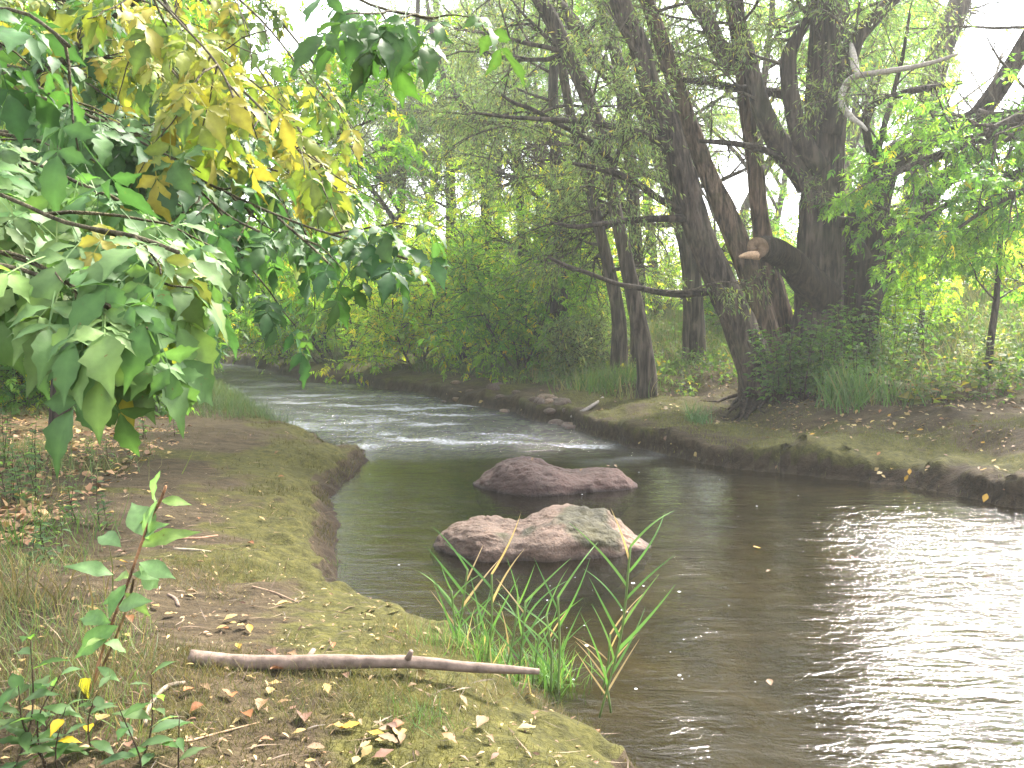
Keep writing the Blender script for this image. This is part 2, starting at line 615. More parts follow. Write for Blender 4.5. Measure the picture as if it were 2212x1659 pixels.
def water_mat():
    m = NT('stream_water')
    co = m.n('ShaderNodeTexCoord').outputs['Object']
    at = m.n('ShaderNodeSeparateColor')
    m.l(m.attr('zone'), at.inputs[0])
    rap = at.outputs[0]
    r1 = m.noise(m.mapping(co, (2.2, 6.5, 1), (0, 0, .25)), 1.0, 4, .6, .8)
    r2 = m.noise(m.mapping(co, (9, 24, 1), (0, 0, .3)), 1.0, 4, .65, .5)
    r3 = m.noise(co, 30, 5, .7)
    h = m.math('ADD', m.math('MULTIPLY', r1, 1.0), m.math('MULTIPLY', r2, .34))
    h = m.math('ADD', h, m.math('MULTIPLY', m.math('MULTIPLY', r3, rap), 2.2))
    calm = m.ramp(m.noise(co, .45, 3), [(.35, (.45, .45, .45)), (.65, (1, 1, 1))])
    h = m.math('MULTIPLY', m.math('MULTIPLY', h, calm), m.math('ADD', .34, at.outputs[2]))
    nb = m.bump(h, 1.0, .034)
    fr = m.n('ShaderNodeFresnel')
    m.l(m.math('SUBTRACT', 1.42, m.math('MULTIPLY', m.n('ShaderNodeNewGeometry').outputs['Backfacing'], 1.42 - 1 / 1.42)), fr.inputs['IOR'])
    m.l(nb, fr.inputs['Normal'])
    gl = m.n('ShaderNodeBsdfGlossy', Roughness=.07)
    m.l(nb, gl.inputs['Normal'])
    tr = m.n('ShaderNodeBsdfTransparent')
    tr.inputs[0].default_value = (.58, .53, .38, 1)
    mx = m.n('ShaderNodeMixShader')
    m.l(fr.outputs[0], mx.inputs[0])
    m.l(tr.outputs[0], mx.inputs[1])
    m.l(gl.outputs[0], mx.inputs[2])
    # suspended silt and air bubbles scatter a little light, most of all in the rapids
    df = m.n('ShaderNodeBsdfDiffuse')
    m.l(m.mix(rap, (.026, .021, .013), (.060, .063, .062)), df.inputs[0])
    m2 = m.n('ShaderNodeMixShader')
    m.l(m.math('ADD', .10, m.math('MULTIPLY', rap, .35)), m2.inputs[0])
    m.l(mx.outputs[0], m2.inputs[1])
    m3 = m.n('ShaderNodeMixShader')
    m.l(fr.outputs[0], m3.inputs[0])
    m.l(df.outputs[0], m3.inputs[1])
    m.l(gl.outputs[0], m3.inputs[2])
    m.l(m3.outputs[0], m2.inputs[2])
    # white water
    fo = m.n('ShaderNodeBsdfDiffuse')
    fo.inputs[0].default_value = (.75, .77, .8, 1)
    ff = m.noise(m.mapping(co, (20, 24, 9), (0, 0, .2)), 1.0, 6, .8, .9)
    ff = m.math('ADD', ff, m.math('MULTIPLY', m.math('SUBTRACT', at.outputs[1], .5), .5))
    fm = m.ramp(ff, [(.58, (0, 0, 0)), (.86, (1, 1, 1))])
    m4 = m.n('ShaderNodeMixShader')
    m.l(m.math('MULTIPLY', fm, m.math('MULTIPLY', rap, .42)), m4.inputs[0])
    m.l(m2.outputs[0], m4.inputs[1])
    m.l(fo.outputs[0], m4.inputs[2])
    return m.done(m4.outputs[0])


M_LEAF = leaf_mat('boxelder_leaf', .42, .55, .25, True, tcol=(1.05, 1.15, .62))
M_LEAF2 = leaf_mat('distant_leaf', .66, .5, .25, tcol=(1.5, 1.55, .6))
M_WILLOW = leaf_mat('willow_leaf', .55, .55, .25, tcol=(1.08, 1.2, .62))
M_GRASS = leaf_mat('grass_blade', .35, .5, .3, tcol=(1.15, 1.15, .6))
M_FALLEN = leaf_mat('fallen_leaf', .12, .6, .25, True, tcol=(1, 1, .8))
M_BARK = bark_mat('willow_bark', (.010, .008, .006), (.055, .042, .033), (.13, .10, .078), (9, 9, 1.5), .25)
M_BARK2 = bark_mat('young_bark', (.03, .024, .018), (.085, .068, .052), (.15, .12, .095), (16, 16, 5))
M_WOOD = plain_mat('dry_wood', .85, .2, 30, .35, .006)
M_ROCK = rock_mat('granite')
M_GROUND = ground_mat()
M_WATER = water_mat()
M_FOAM = plain_mat('foam', .6, .3, 90, .15)

# ------------------------------------------------------------------ the stream's banks
L_pts = [G(*p) for p in ((300, 757), (405, 765), (428, 779))] + [G(*p) for p in ((338, 792), (350, 801))] + \
        [G(x, y, .28) for x, y in ((452, 815), (501, 838), (530, 850), (587, 880), (611, 893), (685, 907), (741, 937))] + \
        [G(*p) for p in ((786, 970), (800, 994), (772, 1020), (742, 1056), (737, 1090), (722, 1140), (712, 1185), (722, 1225))] + \
        [G(x, y, .16) for x, y in ((775, 1258), (865, 1292), (945, 1320), (1050, 1362), (1145, 1414), (1240, 1468), (1310, 1512), (1375, 1560), (1440, 1606), (1490, 1655))] + \
        [np.array(p) for p in ((.95, 1.5, 0), (1.7, 0, 0), (3.0, -3, 0), (5, -9, 0))]
R_pts = [G(*p) for p in ((380, 756), (488, 764), (474, 781), (513, 787), (550, 791), (587, 803), (624, 813), (673, 823), (722, 827), (778, 829), (832, 840),
                         (897, 848), (970, 866), (1040, 879), (1104, 890), (1150, 908), (1200, 914), (1237, 923), (1270, 936), (1304, 946), (1370, 966), (1475, 990), (1575, 1010), (1708, 1023),
                         (1808, 1033), (1975, 1053), (2142, 1090), (2212, 1101))] + [np.array(p) for p in ((5.3, 7.4, 0), (7.5, 6.2, 0), (11, 3.0, 0), (14, -4, 0), (15, -9, 0))]
L_pts = spline(np.array(L_pts), .45)[:, :2]
R_pts = spline(np.array(R_pts), .45)[:, :2]
for q in (L_pts, R_pts):       # small bays and noses along the shore
    dq = norm(np.gradient(q, axis=0))
    a = np.concatenate([[0], np.cumsum(np.linalg.norm(np.diff(q, axis=0), axis=1))])
    q += np.stack([-dq[:, 1], dq[:, 0]], 1) * (fbm(a * 1.1, a * 0 + 3.3, 4, .62) * .2)[:, None] * np.clip(np.linalg.norm(q, axis=1) / 10, .3, 1.2)[:, None]
POLY = np.vstack([L_pts, R_pts[::-1]])


def seg_dist(p, q):
    best = np.full(len(p), 1e9)
    for a, b in zip(q[:-1], q[1:]):
        ab = b - a
        t = np.clip(((p - a) @ ab) / max(ab @ ab, 1e-12), 0, 1)
        d = p - a - t[:, None] * ab
        best = np.minimum(best, d[:, 0] ** 2 + d[:, 1] ** 2)
    return np.sqrt(best)


def inside(p):
    x, y = p[:, 0], p[:, 1]
    r = np.zeros(len(p), bool)
    for a, b in zip(POLY, np.roll(POLY, -1, 0)):
        if a[1] == b[1]: continue
        c = (a[1] > y) != (b[1] > y)
        r ^= c & (x < (b[0] - a[0]) * (y - a[1]) / (b[1] - a[1]) + a[0])
    return r


def terrain(p):
    """height, signed distance from the water's edge (land positive), 1 on the left bank, distance"""
    p = np.asarray(p, float)
    dl, dr = seg_dist(p, L_pts), seg_dist(p, R_pts)
    ins = inside(p)
    s = np.where(ins, -1, 1) * np.minimum(dl, dr)
    left = dl < dr
    s = s + np.where(s > -.3, 1, 0) * (.08 * fbm(p[:, 0] * 3.1 + 2, p[:, 1] * 3.1, 3, .6) + .03 * fbm(p[:, 0] * 13, p[:, 1] * 13, 2)) * sstep(1.5, .3, np.abs(s))
    x, y = p[:, 0], p[:, 1]
    far = np.hypot(x, y)
    e = fbm(x * .9 + 4, y * .9, 3)
    # left bank: a rounded mossy lip, then nearly flat
    sl = np.maximum(s, 0)
    zl = (.24 + .06 * e) * (1 - np.exp(-(sl / .26) ** 1.15)) + .15 * (1 - np.exp(-sl / 1.3)) + .012 * np.clip(sl, 0, 8) + 1.0 * sstep(7, 30, sl)
    zl += fbm(x * .8, y * .8, 3) * .10 * sstep(.1, 1.2, sl)
    # right bank: a cut face, a mossy shelf, then a slope up to the meadow
    face = .20 + .20 * e + .1 * fbm(x * 2.1, y * 2.1 + 8, 2)
    zr = face * sstep(-.02, .16, s) + .115 * np.clip(sl, 0, 4.5) + .19 * np.clip(sl - 4.5, 0, 8) + .02 * np.clip(sl - 12, 0, 100)
    zr += fbm(x * .7 + 9, y * .7, 4) * .22 * sstep(.1, 2.0, sl)
    zr += .05 * fbm(x * 2.3, y * 2.3, 3) * sstep(.05, .5, sl)
    z = np.where(left, zl, zr)
    z += (fbm(x * 5, y * 5, 3) * .022 + fbm(x * 17, y * 17, 2) * .008) * sstep(0, .2, s)
    z += sstep(.02, .15, s) * sstep(1.1, .3, s) * (fbm(x * 3.4 + 7, y * 3.4, 3) * .075 + fbm(x * 8, y * 8 + 4, 2) * .03)
    bed = -.05 - .28 * sstep(0, 1.7, -s) + fbm(x * 1.6, y * 1.6, 4) * .10 * sstep(.2, 1, -s)
    return np.where(s > 0, z, bed), s, left


_grid = {}


def look(p):
    """height, distance from the water's edge and bank, read from the finished ground sheet"""
    p = np.asarray(p, float)
    g = _grid
    r = np.clip(np.hypot(p[:, 0], p[:, 1]), g['r0'] * 1.001, g['r1'] * .99)
    a = np.arctan2(p[:, 0], p[:, 1]) % (2 * pi)
    a = np.where(a > 2 * pi - .78, a - 2 * pi, a)
    fi = np.log(r / g['r0']) / math.log(g['r1'] / g['r0']) * (g['nr'] - 1)
    i = np.clip(fi.astype(int), 0, g['nr'] - 2)
    fi = fi - i
    j = np.clip(np.searchsorted(g['a'], a, side='right') - 1, 0, len(g['a']) - 2)
    fj = np.clip((a - g['a'][j]) / (g['a'][j + 1] - g['a'][j]), 0, 1)
    out = []
    for k in ('z', 's'):
        A = g[k]
        out.append((A[i, j] * (1 - fj) + A[i, j + 1] * fj) * (1 - fi) + (A[i + 1, j] * (1 - fj) + A[i + 1, j + 1] * fj) * fi)
    return out[0], out[1], g['left'][i, j]


def H(x, y):
    return float(look(np.array([[x, y]]))[0][0])


def Hn(p):
    return look(np.asarray(p)[:, :2])[0]


def GH(px, py):
    """where the line of sight through that place of the picture meets the ground"""
    v = ray(px, py)
    t = np.geomspace(1.3, 90, 900) / v[1]
    q = EYEV + t[:, None] * v
    h = look(q[:, :2])[0]
    k = np.argmax(q[:, 2] < h)
    a = q[k - 1] + (q[k] - q[k - 1]) * .5
    return np.array((a[0], a[1], H(a[0], a[1])))


def polar(r0, r1, nr, fine, coarse):
    """a sheet of rings, close together near the camera; fine angles ahead, coarse ones behind"""
    rr = np.geomspace(r0, r1, nr)
    a = np.concatenate([np.linspace(-.78, .78, fine), np.linspace(.78, 2 * pi - .78, coarse)[1:-1]])
    A, RR = np.meshgrid(a, rr)
    x, y = RR * np.sin(A), RR * np.cos(A)
    n = len(a)
    i = np.arange(nr - 1)[:, None] * n
    j = np.arange(n)[None]
    k = (j + 1) % n
    f = np.stack([i + j, i + k, i + n + k, i + n + j], -1).reshape(-1, 4)
    return np.stack([x.ravel(), y.ravel()], 1), f, n


def build_ground():
    p, f, n = polar(.9, 220, 760, 720, 60)
    z, s, left = terrain(p)
    aa = np.concatenate([np.linspace(-.78, .78, 720), np.linspace(.78, 2 * pi - .78, 60)[1:-1]])
    _grid.update(r0=.9, r1=220, nr=760, a=aa, z=z.reshape(760, n), s=s.reshape(760, n), left=left.reshape(760, n))
    # the lip of the bank leans out over the water
    d2 = p + np.stack([0 * s + .05, 0 * s], 1)
    d3 = p + np.stack([0 * s, 0 * s + .05], 1)
    near = (s > -.1) & (s < .7)
    g = np.zeros_like(p)
    def sd_only(q):
        return np.where(inside(q), -1, 1) * np.minimum(seg_dist(q, L_pts), seg_dist(q, R_pts))
    g[near, 0] = (sd_only(d2[near]) - s[near]) / .05
    g[near, 1] = (sd_only(d3[near]) - s[near]) / .05
    g = norm(g)
    ov = .07 * sstep(.08, .24, z) * sstep(.7, .1, s) * (.6 + 1.4 * np.clip(fbm(p[:, 0] * 1.4, p[:, 1] * 1.4, 2) + .3, 0, 1))
    ov = np.where(near, ov, 0)
    v = np.column_stack([p - g * ov[:, None], z])
    x, y = p[:, 0], p[:, 1]
    moss = np.where(left, .50 + .34 * sstep(1.3, .05, s + .5 * fbm(x * 1.3, y * 1.3 + 5, 3)) - .22 * sstep(.5, 1.3, s) * sstep(3.6, 1.8, s) + .10 * sstep(2.5, 4, s), .47 + .1 * sstep(2.5, .6, s) + .08 * sstep(6, 9, s))
    moss += .16 * sstep(3.9, 2.6, np.hypot(x + .4, y)) * left
    moss += .5 * fbm(x * .55 + 3, y * .55, 3) * .45 + .5 * fbm(x * 1.6 + 1, y * 1.6, 4, .65) * 1.0
    moss = np.where((s > 0) & (z < .13) & (s < .35), .0, moss)
    litter = np.where(left, .9 * sstep(2.0, 3.6, s) * sstep(4, 7, y), .55 * sstep(2.2, 4.5, s))
    wet = np.where(s < 0, 0, np.where(left, sstep(.16, .03, z), sstep(.3, .12, z + .12 * fbm(x * 3, y * 3, 2))) * sstep(.8, .3, s))
    moss = np.where(s < 0, 0.1, moss)
    me = MB().add(v, f)
    o = me.build('ground', M_GROUND)
    at = o.data.color_attributes.new('zone', 'FLOAT_COLOR', 'POINT')
    at.data.foreach_set('color', np.column_stack([np.clip(moss, 0, 1), np.clip(litter, 0, 1), wet, 1 + 0 * s]).astype(np.float32).ravel())
    at = o.data.attributes.new('under', 'FLOAT', 'POINT')
    at.data.foreach_set('value', sstep(0, -.1, s).astype(np.float32))
    tag(o, kind='structure')


def build_water():
    p, f, n = polar(1.6, 62, 1150, 640, 40)
    s = np.where(inside(p), -1, 1) * np.minimum(seg_dist(p, L_pts), seg_dist(p, R_pts))
    keep = (s[f] < .25).any(1)
    f = f[keep]
    used = np.unique(f)
    mp = np.full(len(p), -1)
    mp[used] = np.arange(len(used))
    f, p, s = mp[f], p[used], s[used]
    x, y = p[:, 0], p[:, 1]
    c = G(960, 905)
    rap = np.exp(-(((x - c[0]) * .8 + (y - c[1]) * .25) / 3.0) ** 2) * sstep(10.0, 12.6, y) * sstep(30, 18, y)
    rap = np.clip(rap * .95, 0, 1)
    rap = np.maximum(rap, .35 * sstep(17, 21, y) * sstep(46, 33, y))
    rap = np.maximum(rap, .25 * sstep(40, 44, y))
    z = rap * (fbm(x * 1.7 + 3, y * 2.6, 4, .6) * .055 + np.abs(fbm(x * 4.5, y * 6, 3)) * .05) + fbm(x * .8, y * 1.6, 2) * .006 + fbm(x * 3, y * 6, 2) * .004
    z *= sstep(.0, -.3, s)
    foam = np.clip(.5 + fbm(x * .9, y * 1.5, 3) * 1.2, 0, 1)
    o = MB().add(np.column_stack([x, y, z]), f).build('water', M_WATER)
    at = o.data.color_attributes.new('zone', 'FLOAT_COLOR', 'POINT')
    at.data.foreach_set('color', np.column_stack([rap, foam, np.clip(1.1 * sstep(.26, .44, x / np.maximum(y, .5)) * sstep(9, 6.5, y) + .5 * np.exp(-((x / np.maximum(y, .5) - .18) / .06) ** 2) * sstep(11, 8, y) + .5 * rap + 1.0 * sstep(22, 27, y), 0, 1.4), 1 + 0 * s]).astype(np.float32).ravel())
    tag(o, kind='structure')


build_ground()
build_water()


# ------------------------------------------------------------------ boulders and stones
def boulder(name, label, px0, px1, pyb, prof, depth, col, mossy=None, seed=0):
    """prof: pairs (place along the boulder 0..1, height above the water)"""
    a, b = G(px0, pyb), G(px1, pyb)
    c = (a + b) / 2 + np.array((0, depth * .42, 0))
    hl = (b[0] - a[0]) / 2
    nu, nv = 150, 84
    th = np.linspace(0, 2 * pi, nu, endpoint=False)
    ph = np.linspace(-pi / 2, pi / 2, nv)
    TH, PH = np.meshgrid(th, ph)
    ce = np.sign(np.cos(TH)) * np.abs(np.cos(TH)) ** .85
    se = np.sign(np.sin(TH)) * np.abs(np.sin(TH)) ** .9
    cp = np.cos(PH) ** .62
    x, y, z = ce * cp, se * cp, np.sin(PH)
    u = np.clip((x + 1) / 2, 0, 1)
    hx, hz = zip(*prof)
    top = np.interp(u, hx, hz) * (.80 if seed == 2 else .84)
    for _ in range(2):
        top = (top + np.interp(np.clip(u - .03, 0, 1), hx, hz) + np.interp(np.clip(u + .03, 0, 1), hx, hz)) / 3
    zz = np.where(z > 0, z ** .8 * top, z * .42)
    yy = y * (depth / 2) * (.75 + .45 * np.interp(u, hx, hz) / max(hz)) + .06 * np.sin(u * 7 + seed)
    v = np.stack([x * hl, yy, zz], -1).reshape(-1, 3)
    nn = norm(v * np.array((1 / hl, 2 / depth, 4)))
    q = v * 2.6 + seed
    v = v + nn * (fbm3(q, 3) * .085 + (np.abs(fbm3(q * 2.2 + 5, 3)) - .12) * -.06 + fbm3(q * 7, 3) * .022 + fbm3(q * 17, 3) * .011 - .012 * np.exp(-(np.abs(fbm3(q * 1.3 + 9, 3)) / .018) ** 2))[:, None]
    i = np.arange(nv - 1)[:, None] * nu
    j = np.arange(nu)[None]
    k = (j + 1) % nu
    f = np.stack([i + j, i + k, i + nu + k, i + nu + j], -1).reshape(-1, 4)
    C = np.tile(np.array(col, float), (len(v), 1))
    C *= (1 + .5 * fbm3(v * 1.9 + 3 + seed, 3))[:, None]
    wetline = sstep(.05, .0, v[:, 2] + .03 * fbm3(v * 6, 2))
    C = C * (1 - .62 * wetline)[:, None]
    if mossy:
        m = sstep(-.08, .12, fbm3(v * 4 + 1, 3) * .9 + mossy(v[:, 0] / hl, v[:, 2]))
        C = C * (1 - m)[:, None] + np.array((.036, .032, .012)) * m[:, None] * (1 + fbm3(v * 14, 2))[:, None]
    o = MB().add(v, f, C).build(name, M_ROCK, None, np.zeros(3))
    o.location = c
    return tag(o, label, 'boulder')


boulder('boulder', 'smooth dark reddish-brown boulder with two humps, the farther one in midstream', 1018, 1380, 1064,
        [(0, .03), (.05, .13), (.16, .235), (.36, .265), (.5, .20), (.62, .125), (.72, .155), (.84, .19), (.93, .16), (1, .02)], .85, (.066, .036, .029), seed=2)
boulder('boulder', 'pale pink granite boulder with a mossy top end, the nearer one in the stream', 920, 1415, 1202,
        [(0, .03), (.05, .12), (.13, .20), (.24, .225), (.36, .175), (.46, .155), (.5, .22), (.58, .25), (.72, .25), (.84, .235), (.9, .12), (1, .02)], .80, (.108, .070, .050),
        lambda x, z: -.34 + .62 * np.exp(-((x - .52) / .32) ** 2) * sstep(.02, .16, z), seed=9)


def stone(rs, p, r, col, label, group):
    n, m = 14, 9
    th, ph = np.meshgrid(np.linspace(0, 2 * pi, n, endpoint=False), np.linspace(-pi / 2, pi / 2, m))
    v = np.stack([np.cos(th) * np.cos(ph), np.sin(th) * np.cos(ph), np.sin(ph)], -1).reshape(-1, 3)
    v = v * np.array((1, rs.uniform(.65, .95), rs.uniform(.45, .7))) * (1 + .5 * fbm3(v * 1.1 + rs.rand() * 20, 2))[:, None] * r
    a = rs.uniform(0, pi)
    v = np.stack([v[:, 0] * cos(a) - v[:, 1] * sin(a), v[:, 0] * sin(a) + v[:, 1] * cos(a), v[:, 2]], 1)
    i = np.arange(m - 1)[:, None] * n
    j = np.arange(n)[None]
    k = (j + 1) % n
    o = MB().add(v, np.stack([i + j, i + k, i + n + k, i + n + j], -1).reshape(-1, 4), col).build('stone', M_ROCK, None, np.zeros(3))
    o.location = p
    return tag(o, label, 'stone', group)


rs = R(21)
for k in range(34):
    px = rs.uniform(1150, 1245) if k < 24 else rs.uniform(935, 1120)
    py = np.interp(px, (935, 1100, 1160, 1245), (862, 886, 900, 921)) + rs.uniform(-12, 4)
    p = G(px, py, .03)
    p[2] = H(p[0], p[1]) + .015 if look(p[None])[1][0] > 0 else .0
    pale = k % 4 == 0
    stone(rs, p, rs.uniform(.07, .13) if k != 4 else .2, (.15, .105, .075) if pale else (.07, .048, .038),
          ('pale tan rounded stone' if pale else 'brown rounded stone') + (' in the gravelly cut at the foot of the right bank' if k < 24 else ' along the waterline beside the rapids'),
          'stones at the foot of the right bank')


# ------------------------------------------------------------------ trees drawn from the picture's trunks
def stem_px(lst, d0, d1, step=.12, wig=.0, rs=None):
    p = np.array([[*P(x, y, d0 + (d1 - d0) * i / (len(lst) - 1)), wpx(w, d0 + (d1 - d0) * i / (len(lst) - 1))] for i, (x, y, w) in enumerate(lst)])
    q = spline(p, step)
    return q[:, :3], np.maximum(q[:, 3], .006)


def at_frac(pts, t):
    x = t * (len(pts) - 1)
    i = min(int(x), len(pts) - 2)
    return pts[i] + (pts[i + 1] - pts[i]) * (x - i), norm(pts[i + 1] - pts[i]), i


GAPS = [(1590, 395, 62, 62, 1), (1668, 150, 40, 36, .8), (2140, 140, 72, 190, 1), (2210, 20, 130, 190, 1), (2300, -200, 200, 200, 1), (2190, 420, 30, 30, .8), (555, 120, 66, 84, 1), (640, 70, 70, 60, .95), (505, 430, 52, 52, 1),
        (590, 320, 30, 30, .8), (1165, 330, 60, 30, .85), (1090, 372, 20, 26, .9), (905, 400, 30, 24, .7), (1240, 220, 26, 40, .7), (1055, 120, 20, 50, .7), (1380, 235, 46, 34, .6),
        (1500, 200, 40, 60, .6), (960, 430, 30, 30, .5), (700, 420, 30, 40, .5), (2090, 330, 60, 26, .7), (1960, 330, 30, 30, .4), (860, 180, 26, 40, .5), (1700, 300, 20, 40, .5),
        (2060, 420, 50, 30, .5), (2180, 330, 40, 50, .7), (1410, 560, 14, 14, .4), (780, 300, 40, 30, .5)]


def gap_keep(rs, pos, strength=1.0):
    """thins leaves where the sky shows through the wood"""
    q = pos - EYEV
    d = q @ _f
    px = 1106 + F * (q @ _r) / d
    py = 829.5 - F * (q @ _u) / d
    k = np.zeros(len(pos))
    n = vnoise(px / 26, py / 26) * .9 + vnoise(px / 9, py / 9) * .5
    for cx, cy, rx, ry, s in GAPS:
        r = np.sqrt(((px - cx) / rx) ** 2 + ((py - cy) / ry) ** 2) + n * .9
        k = np.maximum(k, s * sstep(1.25, .75, r))
    return rs.rand(len(pos)) > k * strength


NARROW = [T_narrow(.2, .12), T_narrow(.24, -.05), T_narrow(.17, .2)]
MID5 = [T_compound(R(i), lambda r: T_narrow(.42, .15), 2, 58) for i in range(4)]
MID3 = [T_compound(R(20 + i), lambda r: T_ovate(.5, .2), 1, 66) for i in range(4)]

C_WILLOW = [(0.155, 0.213, 0.083), (0.190, 0.247, 0.092), (0.121, 0.178, 0.071), (0.236, 0.247, 0.092), (0.460, 0.356, 0.069)]
W_WILLOW = [4, 4, 3, 1.5, .2]
C_GREEN = [(0.113, 0.227, 0.046), (0.151, 0.288, 0.052), (0.197, 0.325, 0.060), (0.083, 0.181, 0.046), (0.544, 0.469, 0.060)]
W_GREEN = [4, 4, 3, 3, .4]
C_YGREEN = [(0.269, 0.431, 0.060), (0.344, 0.494, 0.069), (0.450, 0.512, 0.075), (0.181, 0.331, 0.056), (0.600, 0.562, 0.075), (0.600, 0.475, 0.062)]
W_YGREEN = [5, 5, 2.5, 3, .6, .15]
C_YELLOW = [(.36, .28, .03), (.42, .27, .022), (.26, .24, .03), (.17, .20, .03)]
W_YELLOW = [4, 2, 3, 2]


def crown_leaves(mb, rs, br, levels, per_m, spread, tmpls, size, cols, w, droop=.5, up=1.0, gaps=1.0, patch=.25, hang=0.0):
    pos, dr, bi = leaf_points(rs, br, levels, per_m, spread)
    if gaps:
        k = gap_keep(rs, pos, gaps)
        pos, dr, bi = pos[k], dr[k], bi[k]
    n = len(pos)
    ax = norm(dr * .7 + rs.normal(0, .55, (n, 3)) + np.array((0, 0, -droop)))
    nr = norm(np.array((0, 0, up)) + rs.normal(0, .55, (n, 3)))
    col = palette(rs, n, cols, w)
    bt = 1 + patch * (R(7).rand(len(br) + 1)[bi] - .5) * 2          # whole twigs lean to one hue
    col = col * np.stack([bt, 1 + (bt - 1) * .55, np.ones(n)], 1)
    emit_mix(mb, tmpls, rs, pos, ax, nr, size * rs.uniform(.65, 1.25, n), col)
    return n


# --- the great willow with many stems
hero = thing('willow_tree', 'massive many-stemmed willow with furrowed bark and a sawn-off limb on the right bank', 'tree', P(1690, 835, 14.6))
DH = 14.4
STEMS = [
    ([(1650, 850, 130), (1634, 800, 108), (1592, 690, 94), (1550, 600, 88), (1502, 480, 80), (1470, 367, 74), (1437, 250, 66), (1404, 187, 62), (1380, 100, 58), (1337, 0, 54), (1290, -150, 46), (1240, -330, 36)], 14.0, 13.4),
    ([(1690, 840, 96), (1668, 760, 76), (1625, 610, 64), (1580, 490, 62), (1540, 400, 54), (1500, 300, 50), (1454, 167, 46), (1430, 90, 42), (1397, 0, 38), (1350, -140, 30)], 14.5, 14.6),
    ([(1715, 830, 120), (1692, 740, 84), (1668, 620, 62), (1645, 500, 46), (1630, 367, 40), (1612, 233, 40), (1603, 130, 44), (1585, 0, 44), (1570, -150, 36), (1540, -340, 26)], 14.9, 14.6),
    ([(1762, 860, 150), (1768, 760, 112), (1770, 640, 98), (1772, 533, 94), (1778, 400, 84), (1783, 300, 80), (1788, 133, 80), (1793, 0, 72), (1800, -160, 60), (1790, -360, 44)], 14.4, 14.2),
    ([(1812, 850, 120), (1848, 720, 90), (1862, 580, 88), (1885, 440, 78), (1920, 350, 62), (1990, 310, 46), (2060, 272, 40), (2112, 250, 38), (2175, 165, 36), (2235, 60, 32), (2300, -60, 26)], 15.0, 13.6),
    ([(1810, 845, 120), (1850, 690, 78), (1890, 590, 72), (1940, 500, 62), (2000, 425, 46), (2060, 370, 36), (2130, 320, 28), (2215, 270, 22)], 15.4, 14.6),
]
hero_br = []
for i, (lst, d0, d1) in enumerate(STEMS):
    p, r = stem_px(lst, d0, d1, .09)
    p[0, 2] -= .25
    r = r * (.74, .76, .80, 1, 1, 1)[i]
    mb = MB()
    tint = (1, 1, 1) if i != 2 else (1.35, 1.15, 1.0)
    if i == 1: tint = (1.5, 1.35, 1.2)
    if i in (4, 5): tint = (.62, .6, .58)
    tube(mb, p, r, 72, tint, rough=.12, seed=i * 3.1, ridge=.075)
    mb.build('stem', M_BARK, hero)
    hero_br.append((p, r, 0))
LIMBS = [
    ([(1748, 400, 60), (1725, 365, 56), (1690, 320, 50), (1660, 268, 44), (1640, 215, 38), (1622, 140, 30), (1600, 40, 24), (1590, -80, 16)], 14.3, 14.0, 1),
    ([(1772, 365, 50), (1742, 320, 44), (1720, 267, 38), (1708, 200, 34), (1702, 133, 33), (1716, 92, 28), (1752, 30, 20), (1775, -30, 14)], 14.1, 13.8, .75),
    ([(1792, 290, 50), (1806, 240, 44), (1828, 150, 36), (1852, 83, 32), (1885, 43, 30), (1920, 8, 28), (1975, -50, 22), (2040, -120, 14)], 14.1, 13.6, .8),
    ([(1590, 145, 40), (1556, 108, 36), (1532, 52, 34), (1497, 0, 32), (1450, -80, 24)], 14.6, 14.8, 1),
    ([(1446, 318, 22), (1400, 292, 17), (1354, 280, 14), (1270, 264, 12), (1187, 258, 10), (1100, 253, 8), (1020, 243, 5)], 13.5, 12.6, .8),
    ([(1330, 356, 13), (1304, 333, 12), (1270, 303, 11), (1204, 267, 10), (1154, 238, 9), (1110, 222, 8), (1084, 205, 6)], 13.6, 12.8, .7),
    ([(1492, 470, 24), (1464, 452, 18), (1424, 430, 15), (1370, 393, 14), (1304, 367, 12), (1237, 353, 7)], 13.8, 13.0, .7),
    ([(1500, 476, 22), (1470, 472, 17), (1370, 475, 14), (1304, 483, 12), (1244, 490, 10), (1190, 480, 6)], 13.9, 12.6, .7),
    ([(1572, 612, 22), (1530, 628, 19), (1500, 634, 17), (1437, 633, 15), (1384, 623, 12), (1330, 612, 10), (1270, 590, 9), (1220, 573, 9), (1184, 555, 6)], 14.0, 14.6, .7),
    ([(1700, 205, 22), (1650, 197, 18), (1590, 190, 16), (1530, 178, 14), (1475, 172, 10)], 14.2, 14.4, .7),
    ([(1752, 385, 30), (1700, 352, 18), (1660, 328, 14), (1610, 314, 13), (1560, 308, 11), (1510, 305, 8)], 14.2, 14.0, .7),
    ([(1812, 480, 26), (1850, 470, 22), (1880, 380, 18), (1905, 290, 13), (1930, 200, 10), (1950, 120, 8), (1965, 30, 6)], 14.0, 13.6, .7),
    ([(1900, 400, 22), (1870, 250, 16), (1940, 205, 15), (2010, 190, 13), (2080, 178, 9)], 13.9, 13.2, .7),
    ([(1868, 560, 30), (1840, 470, 18), (1850, 430, 15), (1880, 395, 12), (1890, 370, 10)], 13.7, 13.4, .8),
    ([(2112, 252, 36), (2150, 255, 26), (2212, 245, 22), (2280, 250, 18)], 13.8, 13.4, .9),
]
for lst, d0, d1, tn in LIMBS:
    p, r = stem_px(lst, d0, d1, .08)
    mb = tube(MB(), p, r, 14, (tn, tn, tn), rough=.12, seed=lst[0][0] * .01, ridge=.03)
    mb.build('limb', M_BARK, hero)
    hero_br.append((p, r, 0))
